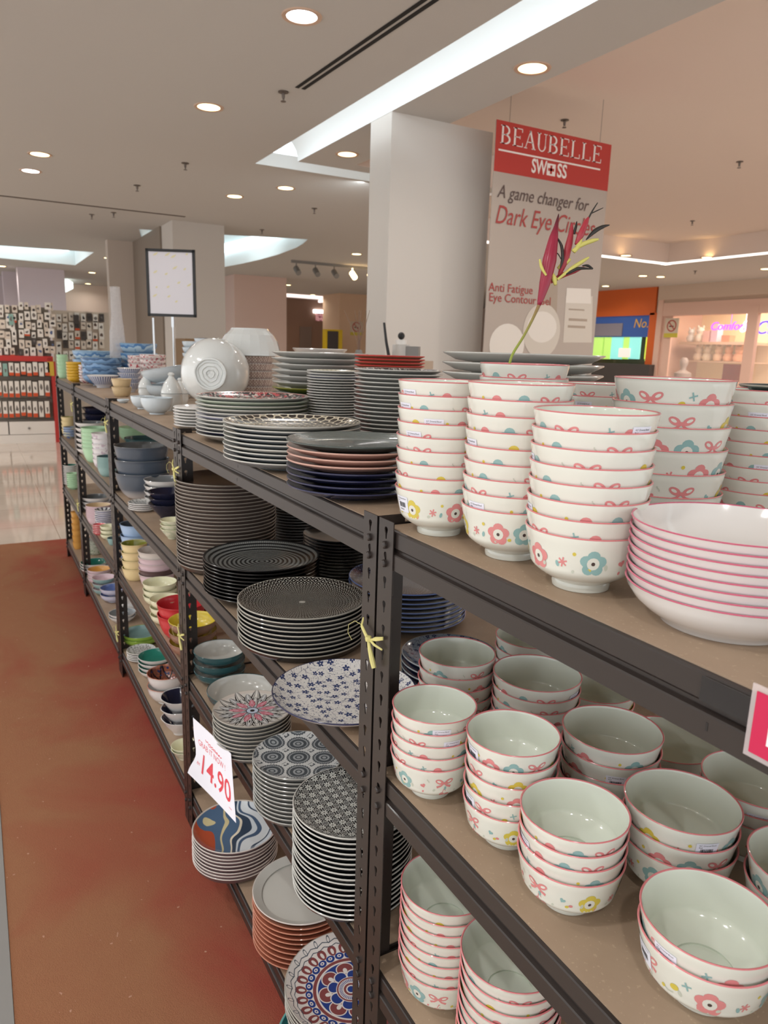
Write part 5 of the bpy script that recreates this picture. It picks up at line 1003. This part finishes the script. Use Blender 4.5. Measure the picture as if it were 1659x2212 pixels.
# ------------------------------------------------------------------ shops on the right
YS = 13.5; sp_ = lambda x, y, Y=YS: on_y(x, y, Y)
def face(name, p0, p1, m, Y=YS, th=.05, parent=None, lab=None, cat=None):
    a, b = sp_(*p0, Y), sp_(p1[0], p0[1], Y); b.z = sp_(*p1, Y).z; o = MB().box((min(a.x, b.x), Y, min(a.z, b.z)), (max(a.x, b.x), Y+th, max(a.z, b.z))).build(name, m, parent, smooth=False)
    return tag(o, lab, cat) if lab else o
t = thing('snack_stall', 'orange snack stall with lit green menu screens beside the boutique', 'stall'); OR = Mat('stall orange', '#d9682c', .5)
face('fascia', (1255, 612), (1421, 680), OR, parent=t); face('pillar', (1404, 676), (1421, 1000), OR, parent=t); face('back_wall', (1250, 680), (1410, 1000), Mat('stall brown', '#6d5a50', .6), YS+.5, parent=t)
face('sign_board', (1262, 684), (1405, 728), Mat('stall blue', '#3a5a9c', .4, emit='#3a5a9c', estr=.25), YS+.04, parent=t); face('picture_panel', (1262, 700), (1345, 726), Mat('stall picture', '#8f8a96', .5), YS+.02, .03, parent=t)
g = MB(); p = sp_(1388, 699); put_text(g, lambda a, b: (p.x+a, YS+.03, p.z+b), 'No.1', .30, shear=.2); g.build('lettering', Mat('sign gold', '#d6a23c', .5, emit='#d6a23c', estr=.3), t, smooth=False)
SC = {k: Mat('screen '+k, c, .4, emit=c, estr=.9) for k, c in (('lime', '#b4e070'), ('aqua', '#8fe0d8'), ('pale', '#d8f0d0'), ('yellow', '#d8e84a'))}
for x0, x1, k in ((1266, 1303, 'lime'), (1306, 1321, 'lime'), (1322, 1346, 'aqua'), (1348, 1360, 'lime'), (1361, 1384, 'aqua'), (1396, 1403, 'yellow')): face('menu_screen', (x0, 728), (x1, 776), SC[k], YS+.06, .04, t)
face('price_roundel', (1337, 752), (1361, 772), Mat('roundel', '#e8e0d8', .5, emit='#f0dcd4', estr=.8), YS+.03, .03, t); face('menu_screen', (1395, 753), (1404, 780), SC['lime'], YS+.03, .03, t); face('counter', (1255, 782), (1404, 1040), Mat('counter dark', '#4a4644', .4), YS-.2, .5, t)
t = thing('boutique_front', 'pale boutique shop front with BUTIK lettering and wide lit window', 'shop front'); BE = Mat('boutique beige', '#c2ab98', .7); PK = Mat('boutique pink', '#e3bfae', .6)
face('fascia', (1426, 606), (1900, 658), BE, parent=t, th=.2); face('cornice', (1426, 600), (1900, 622), Mat('cornice cream', '#d0bba8', .7), YS-.06, .1, t); face('pillar', (1426, 618), (1437, 1000), PK, YS-.03, .2, t); face('window_head', (1432, 655), (1900, 668), PK, YS-.02, .1, t)
face('mullion', (1618, 660), (1640, 1000), PK, YS-.03, .1, t); face('side_panel', (1436, 664), (1456, 1000), PK, YS+.02, .05, t); face('window_glass', (1456, 666), (1618, 900), M_GLASS, YS+.05, .01, t); face('window_glass', (1640, 666), (1860, 900), M_GLASS, YS+.05, .01, t)
g = MB(); p = sp_(1458, 641); put_text(g, lambda a, b: (p.x+a, YS-.008, p.z+b), 'BUTIK', .21, wx=.9); g.build('lettering', Mat('fascia ink', '#7d6a5c', .6), t, smooth=False)
IN = Mat('glowing boutique wall', '#ecd2a8', .8, emit='#f0d6a8', estr=.18); struct(face('wall_boutique', (1425, 640), (1900, 1040), IN, 15.6, .1)); area('boutique_light', (sp_(1540, 700).x, 14.5, 3.1), 1.6, 75, (1, .85, .68))  # back wall given a faint glow in place of shop lighting
area('boutique_light', (sp_(1720, 700).x, 14.5, 3.1), 1.6, 60, (1, .78, .74))
struct(bx('wall_divider', (sp_(1384, 700).x, 14.1, 0), (sp_(1388, 700).x, 15.6, HC), PK))
zsh = []
for i, (y, lb) in enumerate(((738, 'upper cream display shelf in the boutique window'), (778, 'lower cream display shelf in the boutique window'))): zsh.append(max(v.co.z for v in face('display_shelf', (1466, y), (1612, y+7), Mat('shelf cream %d' % i, '#e3c2a4', .6), 14.6, .99, None, lb, 'shelf').data.vertices)+.001)
def plush(px, Y, z, s, m, label):
    o = thing('soft_toy', label, 'soft toy', (sp_(px, 700, Y).x, Y+.2, z)); MB().lathe([(0, 0, 0), (.10*s, .01*s, 0), (.13*s, .09*s, 0), (.10*s, .18*s, 0), (.05*s, .20*s, 0), (0, .205*s, 0)], 16).build('body', m, o)
    h = MB().lathe([(0, .17*s, 0), (.07*s, .19*s, 0), (.10*s, .27*s, 0), (.07*s, .35*s, 0), (0, .37*s, 0)], 16).build('head', m, o)
    for q in (-1, 1): MB().tube([(q*.06*s, 0, .33*s), (q*.085*s, 0, .40*s)], [.035*s, .02*s], 8).build('ear', m, o)
plush(1484, 14.6, zsh[0], .85, M_PWHITE, 'grey-white plush toy on the upper boutique shelf'); plush(1503, 14.6, zsh[0], .95, Mat('plush cream', '#efe4d6', .9), 'cream plush toy beside the pink boxes')
for i, (x, k) in enumerate(((1505, '#efd9c0'), (1524, '#e9dcc4'), (1548, '#f0d2b0'), (1570, '#eab892'), (1592, '#e8b48e'))): plush(x, 14.6, zsh[1], .95, Mat('plush %d' % i, k, .9), ('first', 'second', 'third', 'fourth', 'fifth')[i]+' plush toy from the mannequin on the lower boutique shelf')
bxm = lambda nm, x0, x1, zz, h, m, lb, cat: tag(MB().box((sp_(x0, 700, 14.7).x, 14.7, zz), (sp_(x1, 700, 14.7).x, 14.9, zz+h)).build(nm, m, None, smooth=False), lb, cat)
bxm('gift_box', 1521, 1534, zsh[0], .26, Mat('box pink', '#f0c4bc', .5), 'light pink gift box on the upper boutique shelf', 'box'); bxm('gift_box', 1538, 1552, zsh[0], .40, Mat('box lilac', '#e6c6da', .5), 'tall pale lilac box under the pink neon word', 'box'); bxm('gift_box', 1562, 1580, zsh[0], .15, Mat('box coral', '#d98a6a', .5), 'small coral and yellow box on the upper boutique shelf', 'box')
def neon(txt, px, py, size, c, label, e=3.5, sh=.25):
    p = sp_(px, py, 14.2); g = MB(); V, F = text2d(txt, size, sh); g.add([(p.x+a, 14.2, p.z+b) for a, b in V]+[(p.x+a, 14.23, p.z+b) for a, b in V], F+[tuple(i+len(V) for i in f) for f in F]); x_ = sum(a for a, b in V)/len(V); g.tube([(p.x+x_, 14.215, p.z), (p.x+x_, 14.215, HC)], .006, 5); tag(g.build('neon_sign', Mat('neon '+txt, c, .5, emit=c, estr=e), smooth=False), label, 'neon sign')
neon('Comfort', 1572, 705, .26, '#c848e0', 'pink-violet neon word glowing in the boutique window', 1.5); neon('&', 1607, 706, .36, '#f4f6ff', 'white neon ampersand in the boutique window', 3); neon('Ch', 1652, 709, .40, '#3020e0', 'blue neon letters beside the window mullion', 1.6)
nosmoke('no_smoking_sign', YS-.02, (1438, 688), (1463, 729), 'no smoking sign with yellow strip by the boutique window', 'y')
o = thing('mannequin_bust', 'grey mannequin bust inside the boutique window', 'mannequin', (sp_(1478, 780, 14.3).x, 14.3, 0)); zb = sp_(1478, 822, 14.3).z
MB().lathe([(0, 0, 0), (.16, 0, 0), (.16, .02, 0), (.03, .05, 0), (.03, zb-.25, 0), (.14, zb-.2, 0), (.19, zb+.05, 0), (.20, zb+.17, 0), (.07, zb+.24, 0), (.06, zb+.30, 0), (.09, zb+.36, 0), (.10, zb+.46, 0), (.06, zb+.53, 0), (0, zb+.54, 0)], 20).build('torso', Mat('bust grey', '#b8aaa4', .5), o)
face('framed_poster', (1563, 786), (1606, 826), Mat('poster dark red', '#7d3028', .5), 14.0, .04, None, 'dark red poster on the boutique window ledge', 'poster')
bx('display_plinth', (sp_(1550, 800, 14.0).x, 13.9, 0), (sp_(1615, 800, 14.0).x, 14.3, sp_(1580, 826, 14.0).z), PK); tag(bpy.data.objects['display_plinth'], 'pink plinth under the dark red poster', 'plinth')
